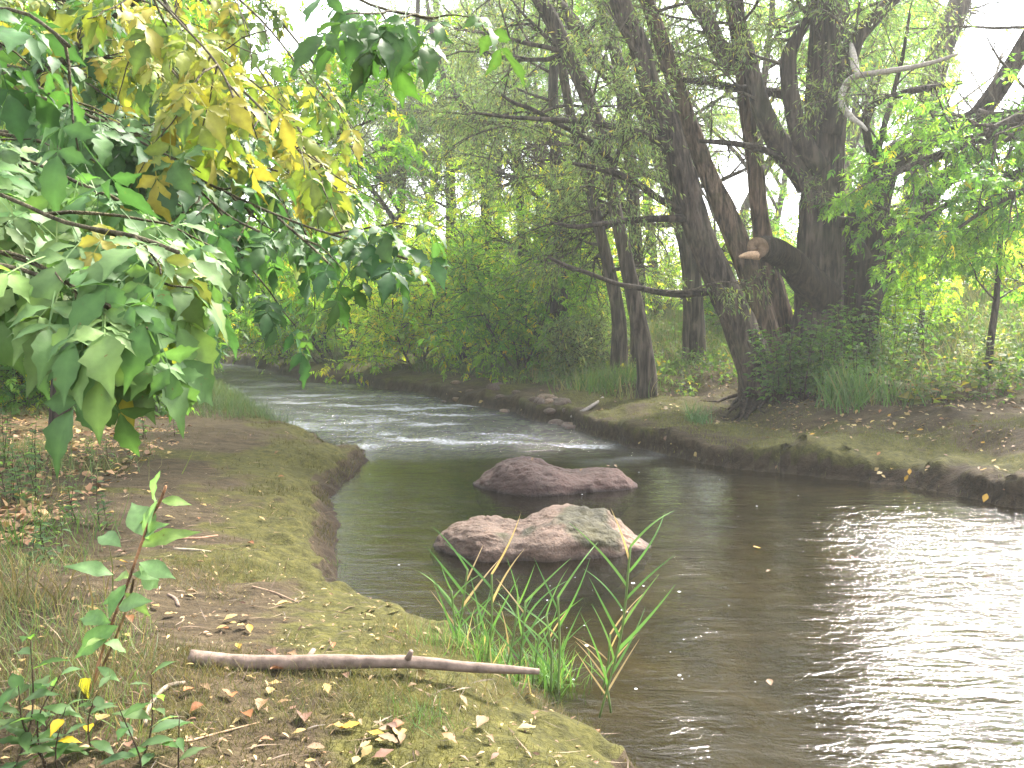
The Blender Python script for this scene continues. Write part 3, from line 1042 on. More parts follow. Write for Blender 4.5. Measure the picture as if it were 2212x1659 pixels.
# dead pale limb, bent like an elbow, barkless
p, r = stem_px([(1838, 92, 6), (1843, 118, 15), (1847, 145, 17), (1852, 160, 10), (1832, 176, 14), (1818, 205, 14), (1822, 232, 13), (1842, 256, 12), (1860, 268, 10), (1873, 282, 5)], 13.7, 13.2, .05)
mb = tube(MB(), p, r, 12, (.42, .37, .33), rough=.16, seed=3)
p, r = stem_px([(1826, 184, 12), (1850, 165, 13), (1890, 158, 13), (1942, 150, 12), (2008, 137, 10), (2068, 117, 6)], 13.4, 12.8, .05)
tube(mb, p, r, 12, (.25, .21, .18), rough=.12, seed=5)
mb.build('dead_limb', M_WOOD, hero)
# sawn-off limb: bent, with its cut face and a splintered flap of wood
q = np.array([[*P(x, y, d), wpx(w, d)] for x, y, w, d in ((1785, 650, 84, 14.2), (1745, 608, 74, 14.05), (1708, 568, 64, 13.85), (1676, 545, 58, 13.55), (1648, 536, 55, 13.15), (1638, 535, 46, 12.98))])
q = spline(q, .05)
p, r = q[:, :3], q[:, 3]
mb = tube(MB(), p, r, 26, (.5, .46, .42), rough=.08, seed=8, ridge=.03)
saw = mb.build('sawn_limb', M_BARK, hero)
e, et = p[-1], norm(p[-1] - p[-3])
fa = norm(np.cross(et, (0, 0, 1)))
fb = np.cross(fa, et)
mb = MB()
ang = np.linspace(0, 2 * pi, 40, endpoint=False)
rings = []
for kk, rr in enumerate((1.0, .8, .55, .3, .08)):
    rings.append(e + et * (.05 + .012 * np.sin(ang * 3 + kk))[:, None] + r[-1] * rr * .97 * (np.cos(ang)[:, None] * fa * 1.0 + np.sin(ang)[:, None] * fb * (1.0 + .06 * np.sin(ang * 2)[:, None])))
V = np.concatenate([e - et * .03 + r[-1] * .97 * (np.cos(ang)[:, None] * fa + np.sin(ang)[:, None] * fb)] + rings)
n = 40
j = np.arange(n)
kx = (j + 1) % n
f = np.concatenate([np.stack([i * n + j, i * n + kx, (i + 1) * n + kx, (i + 1) * n + j], 1) for i in range(5)])
rg = np.concatenate([np.full(n, q) for q in (.8, .85, 1, 1.1, .95, .7)])
mb.add(V, [f, np.arange(5 * n, 6 * n)[None]], np.array((.14, .092, .058)) * rg[:, None])
mb.build('cut_face', M_WOOD, saw)
p2, r2 = stem_px([(1640, 552, 20), (1624, 551, 18), (1608, 552, 12), (1597, 555, 5)], 12.98, 12.9, .02)
tube(MB(), p2, r2, 10, (.40, .26, .16), rough=.2, seed=2).build('splintered_flap', M_WOOD, saw)
# bare pale streak of wood where bark is gone on the second stem; roots and the rotten butt
rs = R(4)
mb = MB()
for k in range(46):
    px = rs.uniform(1500, 1900)
    q0 = P(px * .35 + 1690 * .65, 815 + rs.uniform(-30, 30), 14.3 + rs.uniform(-.3, .3))
    ex = q0[0] + (px - 1690) / 230 * rs.uniform(.7, 1.5) + rs.normal(0, .15)
    ey = q0[1] - rs.uniform(.2, 1.6)
    pts = []
    for t in np.linspace(0, 1, 7):
        x, y = q0[0] + (ex - q0[0]) * t + rs.normal(0, .05), q0[1] + (ey - q0[1]) * t + rs.normal(0, .05)
        g = H(x, y)
        pts.append((x, y, max(g + .015 + rs.normal(0, .02), (q0[2] - .15) * (1 - t) ** 1.6 + g * (1 - (1 - t) ** 1.6))))
    tube(mb, spline(pts, .07), np.linspace(rs.uniform(.03, .085), .008, len(spline(pts, .07))), 7, np.array((.55, .48, .42)) * rs.uniform(.5, 1.2), rough=.15, seed=k)
mb.build('root', M_BARK, hero)
o = hero.children[-1]
mb = MB()
v = []
bc = P(1722, 842, 14.3)
nu, nv = 60, 26
th, ph = np.meshgrid(np.linspace(0, 2 * pi, nu, endpoint=False), np.linspace(-.5, 1.35, nv))
v = np.stack([np.cos(th) * np.cos(ph) * .72, np.sin(th) * np.cos(ph) * .5, np.sin(ph) * .42], -1).reshape(-1, 3)
v *= (1 + .5 * fbm3(v * 3.0, 4))[:, None]
i = np.arange(nv - 1)[:, None] * nu
j = np.arange(nu)[None]
mb.add(v + bc + np.array((0, .15, -.15)), np.stack([i + j, i + (j + 1) % nu, i + nu + (j + 1) % nu, i + nu + j], -1).reshape(-1, 4), (.45, .38, .33))
mb.build('butt', M_BARK, hero)
# its shoots and leaves
br = []
rs = R(11)
for bi_, (p, r, lv) in enumerate(hero_br):
    stem = bi_ < len(STEMS)
    top = [k for k in range(len(p)) if k > len(p) * (.55 if stem else .3)]
    for _ in range((5 if bi_ in (0, 1) else 3 if bi_ > 3 else 10) if stem else (2 if p[0, 0] < 3.3 or bi_ == len(hero_br) - 1 else 5)):
        k = top[rs.randint(len(top))]
        d = norm(np.array((rs.normal(), rs.normal(), rs.uniform(-.1, .7))))
        grow(rs, p[k], d, rs.uniform(1.2, 2.6) if stem else rs.uniform(.7, 1.6), max(.012, min(.03, r[k] * .4)), [(7, 45, .5, .14, .02, .25), (6, 40, .5, .14, -.05, .2), (0, 0, 0, .14, -.1, 0)], 0, br)
for p, r, lv in hero_br[:4]:
    for q in range(2):
        grow(rs, p[-1] - (0, 0, .1), norm(p[-1] - p[-6]) + rs.normal(0, .35, 3) + (0, 0, .5), rs.uniform(3.5, 5.0), r[-1] * .8, [(9, 48, .5, .1, .03, .12), (7, 45, .5, .14, -.02, .2), (5, 40, .5, .14, -.06, .2), (0, 0, 0, .14, -.1, 0)], 0, br)
mb = wood(MB(), br, 9, (6, 4, 3, 3, 3), .003)
mb.build('twigs', M_BARK2, hero)
mb = MB()
n = crown_leaves(mb, rs, br, (1, 2, 3), 24, .04, NARROW, .09, C_WILLOW, W_WILLOW)
mb.build('crown', M_WILLOW, hero)
print('hero leaves', n)


# --- slimmer trees whose trunks show clearly
SP_WILLOW = [(11, 48, .46, .13, .03, .3), (8, 42, .5, .14, -.02, .2), (6, 40, .55, .15, -.07, .15), (0, 0, 0, .15, -.12, 0)]
SP_SHOOT = [(9, 45, .5, .14, 0, .2), (7, 42, .5, .15, -.06, .15), (0, 0, 0, .15, -.12, 0)]


def px_tree(label, stems, d, seed, shoots=16, per_m=24, group=None, cols=C_WILLOW, w=W_WILLOW, size=.10, tmpl=NARROW, mat=None, low=2.2, slen=(1.6, 3.4), tint=1.0, gaps=1.0, droop=.5, name='willow_tree', spec=SP_SHOOT, lv=(1, 2)):
    rs = R(seed)
    x, y, _ = stems[0][0]
    b = P(x, y, d)
    b[2] = H(b[0], b[1])
    t = thing(name, label, 'tree', b, group)
    if d > 23 and low == 2.2: low = 4.8
    mb, br = MB(), []
    for lst in stems:
        p, r = stem_px(lst, d, d * (1 + .03 * rs.randn()), .2)
        tube(mb, p, r, 14, (tint,) * 3, rough=.1, seed=seed, ridge=.03)
        for _ in range(shoots):
            k = rs.randint(len(p))
            if p[k, 2] < low: continue
            dd = norm(np.array((rs.normal(), rs.normal(), rs.uniform(-.1, .8))))
            grow(rs, p[k], dd, rs.uniform(*slen), max(.012, r[k] * .35), spec, 0, br)
    wood(mb, br, 9, (6, 4, 3, 3, 3), .0028 * d / 14)
    mb.build('trunk', M_BARK, t)
    mb = MB()
    crown_leaves(mb, rs, br, lv, per_m, .05, tmpl, size, cols, w, droop=droop, gaps=gaps)
    mb.build('crown', mat or M_WILLOW, t)
    return t


def down(px, py, d, lst):
    """extends a trunk to the ground below its lowest point drawn"""
    a = P(px, py, d)
    g = H(a[0], a[1])
    py0 = py
    while P(px, py0, d)[2] > g - .15: py0 += 4
    return [(px, py0, lst[0][2] * 1.35)] + lst


px_tree('slender leaning willow, its trunk bare and curved, just left of the massive willow', [
    down(1396, 800, 15.3, [(1394, 780, 40), (1372, 660, 34), (1347, 533, 30), (1334, 483, 28), (1317, 383, 28), (1304, 300, 28), (1284, 250, 29), (1250, 167, 32), (1204, 67, 33), (1167, 0, 32), (1110, -100, 26), (1060, -220, 18)])], 15.3, 31, 20)
px_tree('thin grey willow trunk leaning left between the curved willow and the thick dark trunk', [
    down(1337, 700, 17.5, [(1336, 690, 32), (1322, 610, 28), (1304, 533, 25), (1284, 450, 23), (1257, 333, 22), (1234, 250, 21), (1215, 150, 20), (1200, 50, 18), (1180, -80, 14)])], 17.5, 32, 18)
px_tree('pair of parallel leaning willow trunks crossing high behind the great willow', [
    down(1500, 660, 18.5, [(1490, 560, 40), (1440, 380, 38), (1404, 267, 36), (1370, 217, 36), (1297, 140, 34), (1247, 60, 30), (1197, 0, 28), (1120, -100, 20)]),
    down(1380, 640, 18.5, [(1375, 560, 30), (1360, 330, 28), (1337, 150, 28), (1317, 73, 28), (1300, 0, 28), (1290, -100, 22)])], 18.5, 33, 18)
px_tree('thick dark straight trunk standing in the bushes midway along the right bank', [
    down(1207, 735, 21, [(1206, 720, 42), (1210, 620, 36), (1213, 553, 34), (1213, 480, 32), (1205, 400, 28), (1200, 300, 24), (1195, 180, 20), (1205, 60, 18), (1220, -60, 12)])], 21, 34, 18, tint=.6)
px_tree('dark forked willow over the yellow-green bushes, left part of the wood', [
    down(868, 600, 29, [(867, 480, 18), (868, 400, 17), (872, 340, 16), (880, 290, 14), (890, 200, 12), (900, 80, 10), (905, -60, 8)]),
    [(868, 420, 14), (858, 330, 12), (848, 250, 11), (835, 180, 10), (800, 100, 8), (770, 20, 6)],
    [(868, 500, 12), (820, 430, 10), (760, 370, 9), (700, 340, 7), (640, 320, 4)],
    [(872, 470, 10), (815, 380, 9), (740, 300, 8), (690, 270, 6), (640, 240, 4)]], 29, 35, 16, per_m=20, tint=.7, size=.12)
px_tree('crooked willow with a bare grey elbow in its trunk, middle of the wood', [
    down(1050, 560, 26, [(1046, 420, 18), (1034, 330, 18), (1026, 290, 17), (1013, 256, 16), (990, 210, 14), (966, 178, 13), (950, 140, 12), (937, 90, 10), (925, 20, 8), (915, -60, 6)]),
    [(1030, 300, 10), (1000, 275, 8), (978, 273, 5), (960, 282, 3)]], 26, 36, 16, per_m=20, tint=.8, size=.11)
px_tree('straight dark willow trunk between the forked willow and the crooked one', [
    down(975, 560, 31, [(974, 420, 22), (971, 330, 21), (963, 240, 20), (952, 190, 18), (945, 90, 15), (940, -40, 11)])], 31, 37, 18, per_m=20, tint=.7, size=.12)
px_tree('tall pale willow trunk fading into haze behind the straight dark one', [
    down(1075, 520, 38, [(1075, 360, 18), (1078, 250, 17), (1090, 150, 16), (1070, 60, 15), (1050, -20, 12), (1040, -100, 9)]),
    [(1078, 260, 11), (1100, 150, 10), (1120, 60, 8), (1130, -40, 6)]], 38, 38, 18, per_m=18, size=.13, tint=1.5)
px_tree('straight slim trunk in shade behind the yellow-green bushes on the right bank', [
    down(1130, 640, 24, [(1128, 560, 20), (1125, 480, 18), (1120, 360, 16), (1112, 240, 13), (1115, 100, 10), (1120, -40, 7)])], 24, 39, 14, per_m=20, size=.11, tint=.6)
px_tree('leaning pale trunk standing behind the great willow at the open sky', [
    down(1960, 620, 21, [(1965, 520, 50), (1985, 350, 48), (2010, 200, 46), (2040, 90, 46), (2075, 0, 44), (2110, -90, 38)])], 21, 40, 5, per_m=20, low=4, tint=1.0)


# ------------------------------------------------------------------ the wood behind
def base_at(px, d):
    x = (px - 1106) / F * d / cos(TILT)
    return np.array((x, d, H(x, d)))


def wood_tree(label, group, px, d, h, seed, cols, w, tmpl, size, per_m, spec=SP_WILLOW, lean=.1, tint=1.5, mat=None, gaps=1.0, name='willow_tree', lv=(2, 3), r=.013, up=1.0, droop=.5):
    rs = R(seed)
    b = base_at(px, d)
    t = thing(name, label, 'tree', b, group)
    br = grow(rs, b - (0, 0, .2), (rs.normal(0, lean), rs.normal(0, lean), 1), h * .85, h * r, spec)
    mb = wood(MB(), br, 9, (10, 5, 3, 3, 3), .0024 * d / 14)
    for k in range(len(mb.c)): mb.c[k] = mb.c[k] * tint
    mb.build('trunk', M_BARK, t)
    mb = MB()
    n = crown_leaves(mb, rs, br, lv, per_m, .07, tmpl, size, cols, w, gaps=gaps, up=up, droop=droop)
    mb.build('crown', mat or M_WILLOW, t)
    return n


tot = 0
rs = R(77)
for k, (px, d, h) in enumerate([(700, 54, 16), (1010, 52, 17), (860, 52, 18), (1150, 46, 16), (1290, 40, 16), (1420, 29, 15), (1545, 34, 16), (1680, 28, 14), (1820, 31, 15), (1930, 37, 15),
                                (780, 64, 19), (1350, 45, 18), (1620, 46, 17), (2060, 44, 15), (690, 74, 18), (1080, 58, 19), (1230, 52, 18)]):
    green = k in (3, 5, 6, 7, 8, 9, 12, 13)
    tot += wood_tree(('leafy green tree' if green else 'grey-green feathery willow') + ' among the trees crowded behind the right bank', 'trees of the wood behind the right bank', px, d, h, 100 + k,
                     C_GREEN if green else C_WILLOW, W_GREEN if green else W_WILLOW, MID5 if green else NARROW, .21 if green else .13 * (1 + d / 120), 15 if green else 34, mat=M_LEAF2 if green else M_WILLOW)
for k, (px, d, h, lb, cols, w) in enumerate([(120, 10.5, 8.5, 'green boxelder on the left bank just behind the yellowing one', C_GREEN, [4, 4, 3, 2, 1.2]), (-90, 13, 10, 'leafy tree on the left bank at the very left edge', C_GREEN, [4, 3, 3, 3, 1]),
                                   (290, 18, 9, 'yellow-green tree leaning from the left bank toward the rapids', C_YGREEN, [4, 4, 3, 2, 2, .4]), (60, 19, 12, 'tall shaded green tree behind the shrubs of the left bank', C_GREEN, [4, 4, 3, 3, .8]),
                                   (-150, 24, 13, 'broad green tree beyond the left edge', C_GREEN, W_GREEN)]):
    tot += wood_tree(lb, None, px, d, h, 150 + k, cols, w, MID5, .19 * (1 + d / 90), 26, mat=M_LEAF2, gaps=1.0, tint=.8, name='boxelder_tree', up=1.3, spec=[(11, 52, .46, .13, .02, .12), (8, 44, .5, .14, -.02, .2), (6, 42, .55, .15, -.06, .15), (0, 0, 0, .15, -.1, 0)])
print('wood', tot)

SP_BUSH = [(12, 50, .5, .12, .02, .06), (7, 48, .55, .15, -.03, .12), (0, 0, 0, .16, -.06, 0)]


def bush(label, px, d, h, seed, cols, w, nst=6, wide=.5, size=.2, per_m=13, group=None, tmpl=MID5, name='shrub', lean=(0, 0), gaps=1.0, mat=None, tint=.6, patch=.3, lv=(1, 2)):
    rs = R(seed)
    b = base_at(px, d)
    t = thing(name, label, 'shrub', b, group)
    br = []
    for k in range(nst):
        o = rs.normal(0, .28, 2) * (h / 4)
        q = np.array((b[0] + o[0], b[1] + o[1], 0))
        q[2] = H(q[0], q[1]) - .1
        grow(rs, q, (rs.normal(0, wide) + lean[0], rs.normal(0, wide) + lean[1], 1), h * rs.uniform(.6, .95), .007 * h, SP_BUSH, 0, br)
    mb = wood(MB(), br, 9, (6, 4, 3, 3, 3), .003 * d / 10)
    for k in range(len(mb.c)): mb.c[k] = mb.c[k] * tint
    mb.build('stem', M_BARK2, t)
    mb = MB()
    n = crown_leaves(mb, rs, br, lv, per_m * .85, .08, tmpl, size * 1.25, cols, w, gaps=gaps, patch=patch, droop=.3, up=1.5)
    mb.build('foliage', mat or M_LEAF2, t)
    return t


bush('wide yellow-green shrub leaning over the far bend of the stream', 600, 36, 5.8, 201, C_YGREEN, W_YGREEN, 9, .55, .24, 13, lean=(-.25, -.2))
bush('dark green shrub with a yellow fringe beside the rapids, left of the orange-yellow one', 735, 30, 5.2, 202, C_YGREEN, [3, 2, 1, 4, .6, .2], 9, .5, .22, 14, lean=(-.1, -.15))
bush('orange-yellow shrub at the middle of the right bank', 900, 26, 4.6, 203, C_YGREEN, [3, 4, 3, 1.5, 1.6, .9], 7, .5, .21, 12, lean=(-.1, -.2))
bush('tall pale yellow-green shrub rising in the gap before the wood', 1000, 25, 6.2, 204, C_YGREEN, [2, 4, 5, 1, .7, .4], 6, .32, .21, 10)
bush('green shrub at the foot of the thick dark trunk', 1115, 22, 4.0, 205, C_GREEN, [3, 4, 4, 2, .8], 7, .5, .2, 12, lean=(0, -.15))
bush('yellow shrub with orange sprays high beside the thick dark trunk', 1180, 24, 6.3, 206, C_YGREEN, [3, 3, 3, 2, 1, .8], 5, .3, .2, 10)
bush('shady shrub close under the wide yellow-green one', 540, 46, 4.2, 207, C_GREEN, W_GREEN, 8, .5, .26, 12)
bush('hazy green shrub closing the view at the far end of the stream', 470, 62, 5.5, 208, C_YGREEN, [4, 4, 3, 4, .8, .2], 9, .5, .32, 11)
bush('tall hazy green thicket on the outer side of the far bend', 385, 64, 6, 209, C_GREEN, W_GREEN, 10, .45, .34, 10)
bush('dim shrub filling the shade behind the leaning bare willow', 1290, 27, 4.0, 210, C_GREEN, [3, 3, 2, 4, .6], 7, .5, .2, 11)
bush('low grey-green shrub by the base of the leaning bare willow', 1250, 19, 1.6, 211, C_WILLOW, W_WILLOW, 8, .6, .11, 40, tmpl=NARROW, mat=M_WILLOW)
bush('yellow-lit shrub in the clearing left of the great willow', 1440, 30, 4.6, 212, C_YGREEN, [3, 4, 4, 2, 2, .6], 7, .5, .22, 10)
bush('green thicket behind the stems of the great willow', 1620, 24, 3.6, 213, C_GREEN, W_GREEN, 8, .5, .2, 11)
bush('bright yellow-green young maple just right of the great willow', 1925, 18.5, 3.6, 214, C_YGREEN, [3, 5, 4, 1, .6, .1], 7, .4, .21, 11)
bush('dull olive thicket on the slope at the right edge', 2150, 27, 4.2, 215, C_WILLOW, W_WILLOW, 8, .5, .13, 34, tmpl=NARROW, mat=M_WILLOW)
bush('yellowing shrub on the crest of the right slope', 2230, 21, 3.2, 216, C_YGREEN, [2, 2, 3, 1, 3, 1], 6, .5, .2, 10)
bush('broad green thicket deep in the wood between the crooked willow and the bare one', 1100, 36, 5.5, 217, C_GREEN, W_GREEN, 10, .55, .26, 12)
bush('yellowing thicket deep in the wood behind the forked willow', 880, 40, 5.5, 218, C_YGREEN, W_YGREEN, 10, .55, .27, 12)
bush('leafy thicket on the bank top behind the wide yellow-green shrub', 680, 48, 6.5, 219, C_YGREEN, [4, 3, 2, 4, 1, .3], 10, .5, .3, 12)
bush('green thicket in the distance right of the great willow', 1800, 36, 4.5, 220, C_GREEN, W_GREEN, 10, .6, .25, 11)
# left bank
bush('dark green shrub with many thin stems on the left bank beyond the grass tuft', 235, 20, 4.2, 221, C_GREEN, [4, 3, 1, 5, .3], 10, .38, .20, 13, lean=(.1, -.1))
bush('shaded shrub with dark stems at the back of the leaf litter, left edge', 95, 13.5, 3.6, 222, C_GREEN, [4, 3, 1, 5, .5], 9, .4, .18, 14)
bush('tall green shrub overhanging the left bank before the far bend', 355, 32, 6.5, 223, C_GREEN, [4, 4, 3, 3, .5], 9, .4, .24, 12, lean=(.15, 0))
bush('deep green shrub at the left edge behind the fallen leaves', -60, 15.5, 4.5, 224, C_GREEN, [4, 3, 1, 5, .4], 9, .45, .2, 14)
bush('small leafy shrub where the left bank meets the far shallows', 395, 40, 2.4, 225, C_YGREEN, [3, 4, 3, 2, 1.2, .3], 7, .5, .22, 12)
bush('thin-stemmed dark shrub between two larger ones on the left bank', 165, 24, 5.5, 226, C_GREEN, [4, 3, 2, 5, .4], 9, .42, .22, 13)
bush('green thicket hiding the horizon on the left', 60, 32, 7.5, 227, C_GREEN, W_GREEN, 10, .5, .28, 11)
bush('pale green thicket in the haze past the left bank', 270, 52, 6.5, 228, C_GREEN, W_GREEN, 10, .45, .3, 11)
print('bushes')


# saplings on the right slope
def sapling(label, stems, d, seed, cols, w, shoots, size=.19):
    return px_tree(label, stems, d, seed, shoots, 13, None, cols, w, size, MID5, M_LEAF2, 1.4, (.6, 1.5), .8, .7, .4, 'sapling', [(6, 50, .5, .12, 0, .2), (4, 45, .5, .15, -.03, .2), (0, 0, 0, .15, -.05, 0)], (1, 2))


sapling('thin dark sapling right of the great willow, forked at knee height', [down(1985, 735, 16.5, [(1987, 720, 13), (1996, 650, 12), (2004, 600, 11), (2003, 540, 9), (2010, 480, 8), (2000, 400, 6), (1990, 330, 4)]),
        [(1996, 655, 8), (2015, 620, 7), (2030, 590, 5), (2060, 550, 3)]], 16.5, 301, C_YGREEN, [4, 5, 3, 3, .5, 0], 12)
sapling('grey sapling with a straight bare stem near the right edge', [down(2134, 815, 12.6, [(2136, 800, 17), (2140, 740, 15), (2152, 650, 13), (2158, 560, 11), (2165, 480, 9), (2172, 400, 7), (2180, 330, 5), (2190, 260, 3)])], 12.6, 302, C_GREEN, W_GREEN, 12)

# boxelder hanging over the right slope: a stem outside the frame with its boughs reaching in
def hanging_tree(name, label, base, trunk, boughs, seed, cols, w, size, tmpl, per_m, mat, tint=.7, spec=None, gaps=.8, r0=.05, bs=11):
    rs = R(seed)
    t = thing(name, label, 'tree', base)
    br = []
    p = spline(np.array(trunk), .2)
    mb = tube(MB(), p, np.linspace(r0 * 2, r0, len(p)), 12, (tint,) * 3, rough=.1)
    mb.build('trunk', M_BARK, t)
    mb = MB()
    for lst, d0, d1 in boughs:
        p, r = stem_px(lst, d0, d1, .12)
        tube(mb, p, r, 8, (tint,) * 3, rough=.1)
        L = np.linalg.norm(np.diff(p, axis=0), axis=1).sum()
        for _ in range(int(L * bs)):
            k = rs.randint(int(len(p) * .15), len(p))
            dd = norm(norm(p[min(k + 1, len(p) - 1)] - p[k - 1]) * .8 + rs.normal(0, .6, 3))
            grow(rs, p[k], dd, rs.uniform(.4, 1.1), max(.006, r[k] * .4), spec or [(4, 45, .6, .14, -.03, .2), (0, 0, 0, .15, -.08, 0)], 0, br)
    wood(mb, br, 9, (5, 3, 3, 3, 3), .003)
    mb.build('branch', M_BARK2, t)
    mb = MB()
    n = crown_leaves(mb, rs, br, (0, 1), per_m, .03, tmpl, size, cols, w, gaps=gaps, droop=.5, up=1.2)
    mb.build('crown', mat, t)
    print(name, n)


hanging_tree('boxelder_tree', 'green boxelder whose boughs hang in front of the great willow from the right edge', (6.6, 11.0, H(6.6, 11.0)), [(6.6, 11.0, .4), (6.7, 11.2, 2.5), (6.9, 11.6, 4.6), (7.3, 12.0, 6.4)],
             [([(2330, 180, 34), (2230, 240, 28), (2110, 300, 22), (1990, 350, 16), (1900, 390, 10)], 12.0, 12.8),
              ([(2330, 300, 24), (2210, 370, 20), (2090, 420, 15), (1980, 470, 10), (1880, 440, 5)], 12.0, 13.2),
              ([(2330, 420, 18), (2230, 480, 14), (2120, 510, 10), (2020, 530, 6)], 12.4, 13.6),
              ([(2330, 380, 18), (2250, 400, 14), (2150, 440, 10), (2060, 500, 6)], 11.6, 11.6),
              ([(2330, 230, 18), (2200, 250, 12), (2080, 290, 9), (1950, 310, 5)], 12.6, 13.6)], 311, C_GREEN, [4, 4, 3, 2, .3], .20, MID5, 12, M_LEAF2)

# ------------------------------------------------------------------ the boxelder at the left, close to the eye
LEAFLET = [T_compound(R(60 + i), lambda r: T_leaflet(r, r.uniform(.40, .56)), 2 if i % 3 else 1, 64, droop=.25) for i in range(9)]
C_NEAR = [(.086, .160, .048), (.104, .182, .056), (.128, .200, .058), (.068, .136, .042), (.23, .22, .04)]  # paler greens carry the sky's sheen on the nearest leaves
W_NEAR = [4, 4, 2.5, 3, .35]


def near_leaves(mb, rs, br, per_m, size, cols, w, gaps=0.0, face=.35, droop=.55):
    pos, dr, bi = leaf_points(rs, br, (0, 1), per_m, .012)
    if gaps:
        k = gap_keep(rs, pos, gaps) & (pos[:, 0] / pos[:, 1] < (-.17 if gaps > .6 else 1))
        pos, dr, bi = pos[k], dr[k], bi[k]
    n = len(pos)
    side = norm(np.cross(dr, (0, 0, 1.0))) * rs.choice((-1, 1), n)[:, None]
    ax = norm(dr * .6 + side * rs.uniform(.2, 1.0, (n, 1)) + np.array((0, 0, -droop)) + rs.normal(0, .28, (n, 3)))
    nr = norm(np.array((.1, -face, 1.0)) + rs.normal(0, .3, (n, 3)))
    emit_mix(mb, LEAFLET, rs, pos, ax, nr, size * rs.uniform(.7, 1.2, n), palette(rs, n, cols, w, .14))
    return n


def near_bough(parent, rs, lst, d0, d1, size, per_m, cols, w, twigs=5, tl=(.12, .4), gaps=0.0, skip=.1, face=.35):
    p, r = stem_px(lst, d0, d1, .05)
    mb = tube(MB(), p, r * .62, 8, (.9, .95, .7), rough=.08)
    br = [(p[int(len(p) * skip):], r, 0)]
    L = np.linalg.norm(np.diff(p, axis=0), axis=1).sum()
    for _ in range(int(L * twigs)):
        k = rs.randint(int(len(p) * skip), len(p) - 1)
        dd = norm(norm(p[k + 1] - p[k]) + rs.normal(0, .55, 3) * (1, 1, .6))
        q = grow(rs, p[k], dd, rs.uniform(*tl), .004, [(0, 0, 0, .12, -.05, 0)])[0]
        br.append((q[0], q[1], 1))
        tube(mb, q[0], np.linspace(.004, .0015, len(q[0])), 4, (.7, .75, .45))
    o = mb.build('branch', M_BARK2, parent)
    mb = MB()
    n = near_leaves(mb, rs, br, per_m, size, cols, w, gaps, face)
    if n: mb.build('foliage', M_LEAF, o)['kind'] = 'stuff'
    return n


rs = R(401)
box = thing('boxelder_tree', 'leafy boxelder reaching in from the left, its big pale leaves closest of all', 'tree', (-3.4, 2.8, H(-3.4, 2.8)))
p = spline(np.array([(-3.4, 2.8, .2), (-3.3, 2.8, 1.6), (-3.1, 2.9, 3.0), (-2.8, 3.2, 4.6)]), .1)
tube(MB(), p, np.linspace(.13, .08, len(p)), 16, rough=.1, ridge=.03).build('trunk', M_BARK, box)
nl = 0
for lst, d0, d1, sz, pm, face in [
    ([(-260, 330, 10), (0, 420, 8), (140, 480, 6), (290, 510, 5), (385, 545, 3)], 1.8, 1.5, .175, 44, .5),
    ([(-260, 500, 10), (0, 545, 8), (110, 590, 6), (190, 640, 5), (235, 665, 3)], 1.65, 1.4, .175, 44, .5),
    ([(-260, 540, 8), (-80, 560, 6), (40, 580, 4), (120, 610, 3)], 1.6, 1.5, .165, 42, .5),
    ([(-260, 250, 9), (40, 340, 7), (180, 400, 5), (330, 465, 3)], 2.1, 1.85, .19, 38, .4),
    ([(-200, 450, 8), (20, 500, 6), (200, 590, 4), (300, 640, 3)], 1.85, 1.65, .175, 40, .5),
    ([(-200, 560, 7), (-20, 590, 5), (60, 620, 3)], 2.0, 1.9, .165, 34, .4)]:
    nl += near_bough(box, rs, lst, d0, d1, sz, pm, C_NEAR, W_NEAR, 8, (.1, .3), 0, .15, face)
C_SHADE = [(0.039, 0.092, 0.030), (0.051, 0.111, 0.033), (0.061, 0.123, 0.031)]  # darker copy of the leaf greens, shade painted into the boughs farther in
for lst, d0, d1, sz, pm in [
    ([(-220, 60, 20), (80, 190, 16), (310, 300, 13), (400, 370, 10), (520, 430, 9), (650, 485, 7), (780, 525, 5), (880, 560, 3)], 3.3, 2.6, .18, 22),
    ([(-220, 150, 16), (100, 215, 12), (250, 280, 9), (380, 345, 5)], 2.8, 2.7, .21, 24),
    ([(-160, 20, 12), (20, 20, 9), (90, 50, 6), (150, 100, 4)], 1.9, 1.8, .2, 20),
    ([(-200, 260, 16), (60, 300, 12), (200, 345, 9), (330, 400, 6), (420, 470, 4)], 3.2, 3.0, .22, 24),
    ([(400, 372, 8), (440, 420, 6), (500, 470, 5), (560, 500, 3)], 2.9, 2.6, .18, 20),
    ([(600, 470, 6), (680, 540, 5), (720, 580, 3)], 2.7, 2.6, .18, 22),
    ([(-200, 180, 18), (150, 250, 14), (300, 290, 10), (460, 330, 7), (600, 370, 4)], 4.0, 3.6, .18, 20),
    ([(-200, 330, 14), (100, 380, 10), (260, 440, 8), (400, 520, 5)], 4.2, 4.0, .18, 24)]:
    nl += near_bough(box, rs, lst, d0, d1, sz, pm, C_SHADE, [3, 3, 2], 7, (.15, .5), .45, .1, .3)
# top sprig in the light
nl += near_bough(box, rs, [(560, -160, 9), (680, -60, 7), (800, 10, 5), (880, 30, 4), (935, 40, 3)], 2.7, 2.4, .2, 22, [(.055, .12, .028), (.048, .10, .025)], [1, 1], 6, (.1, .3), 0, .3, .2)
print('near leaves', nl)

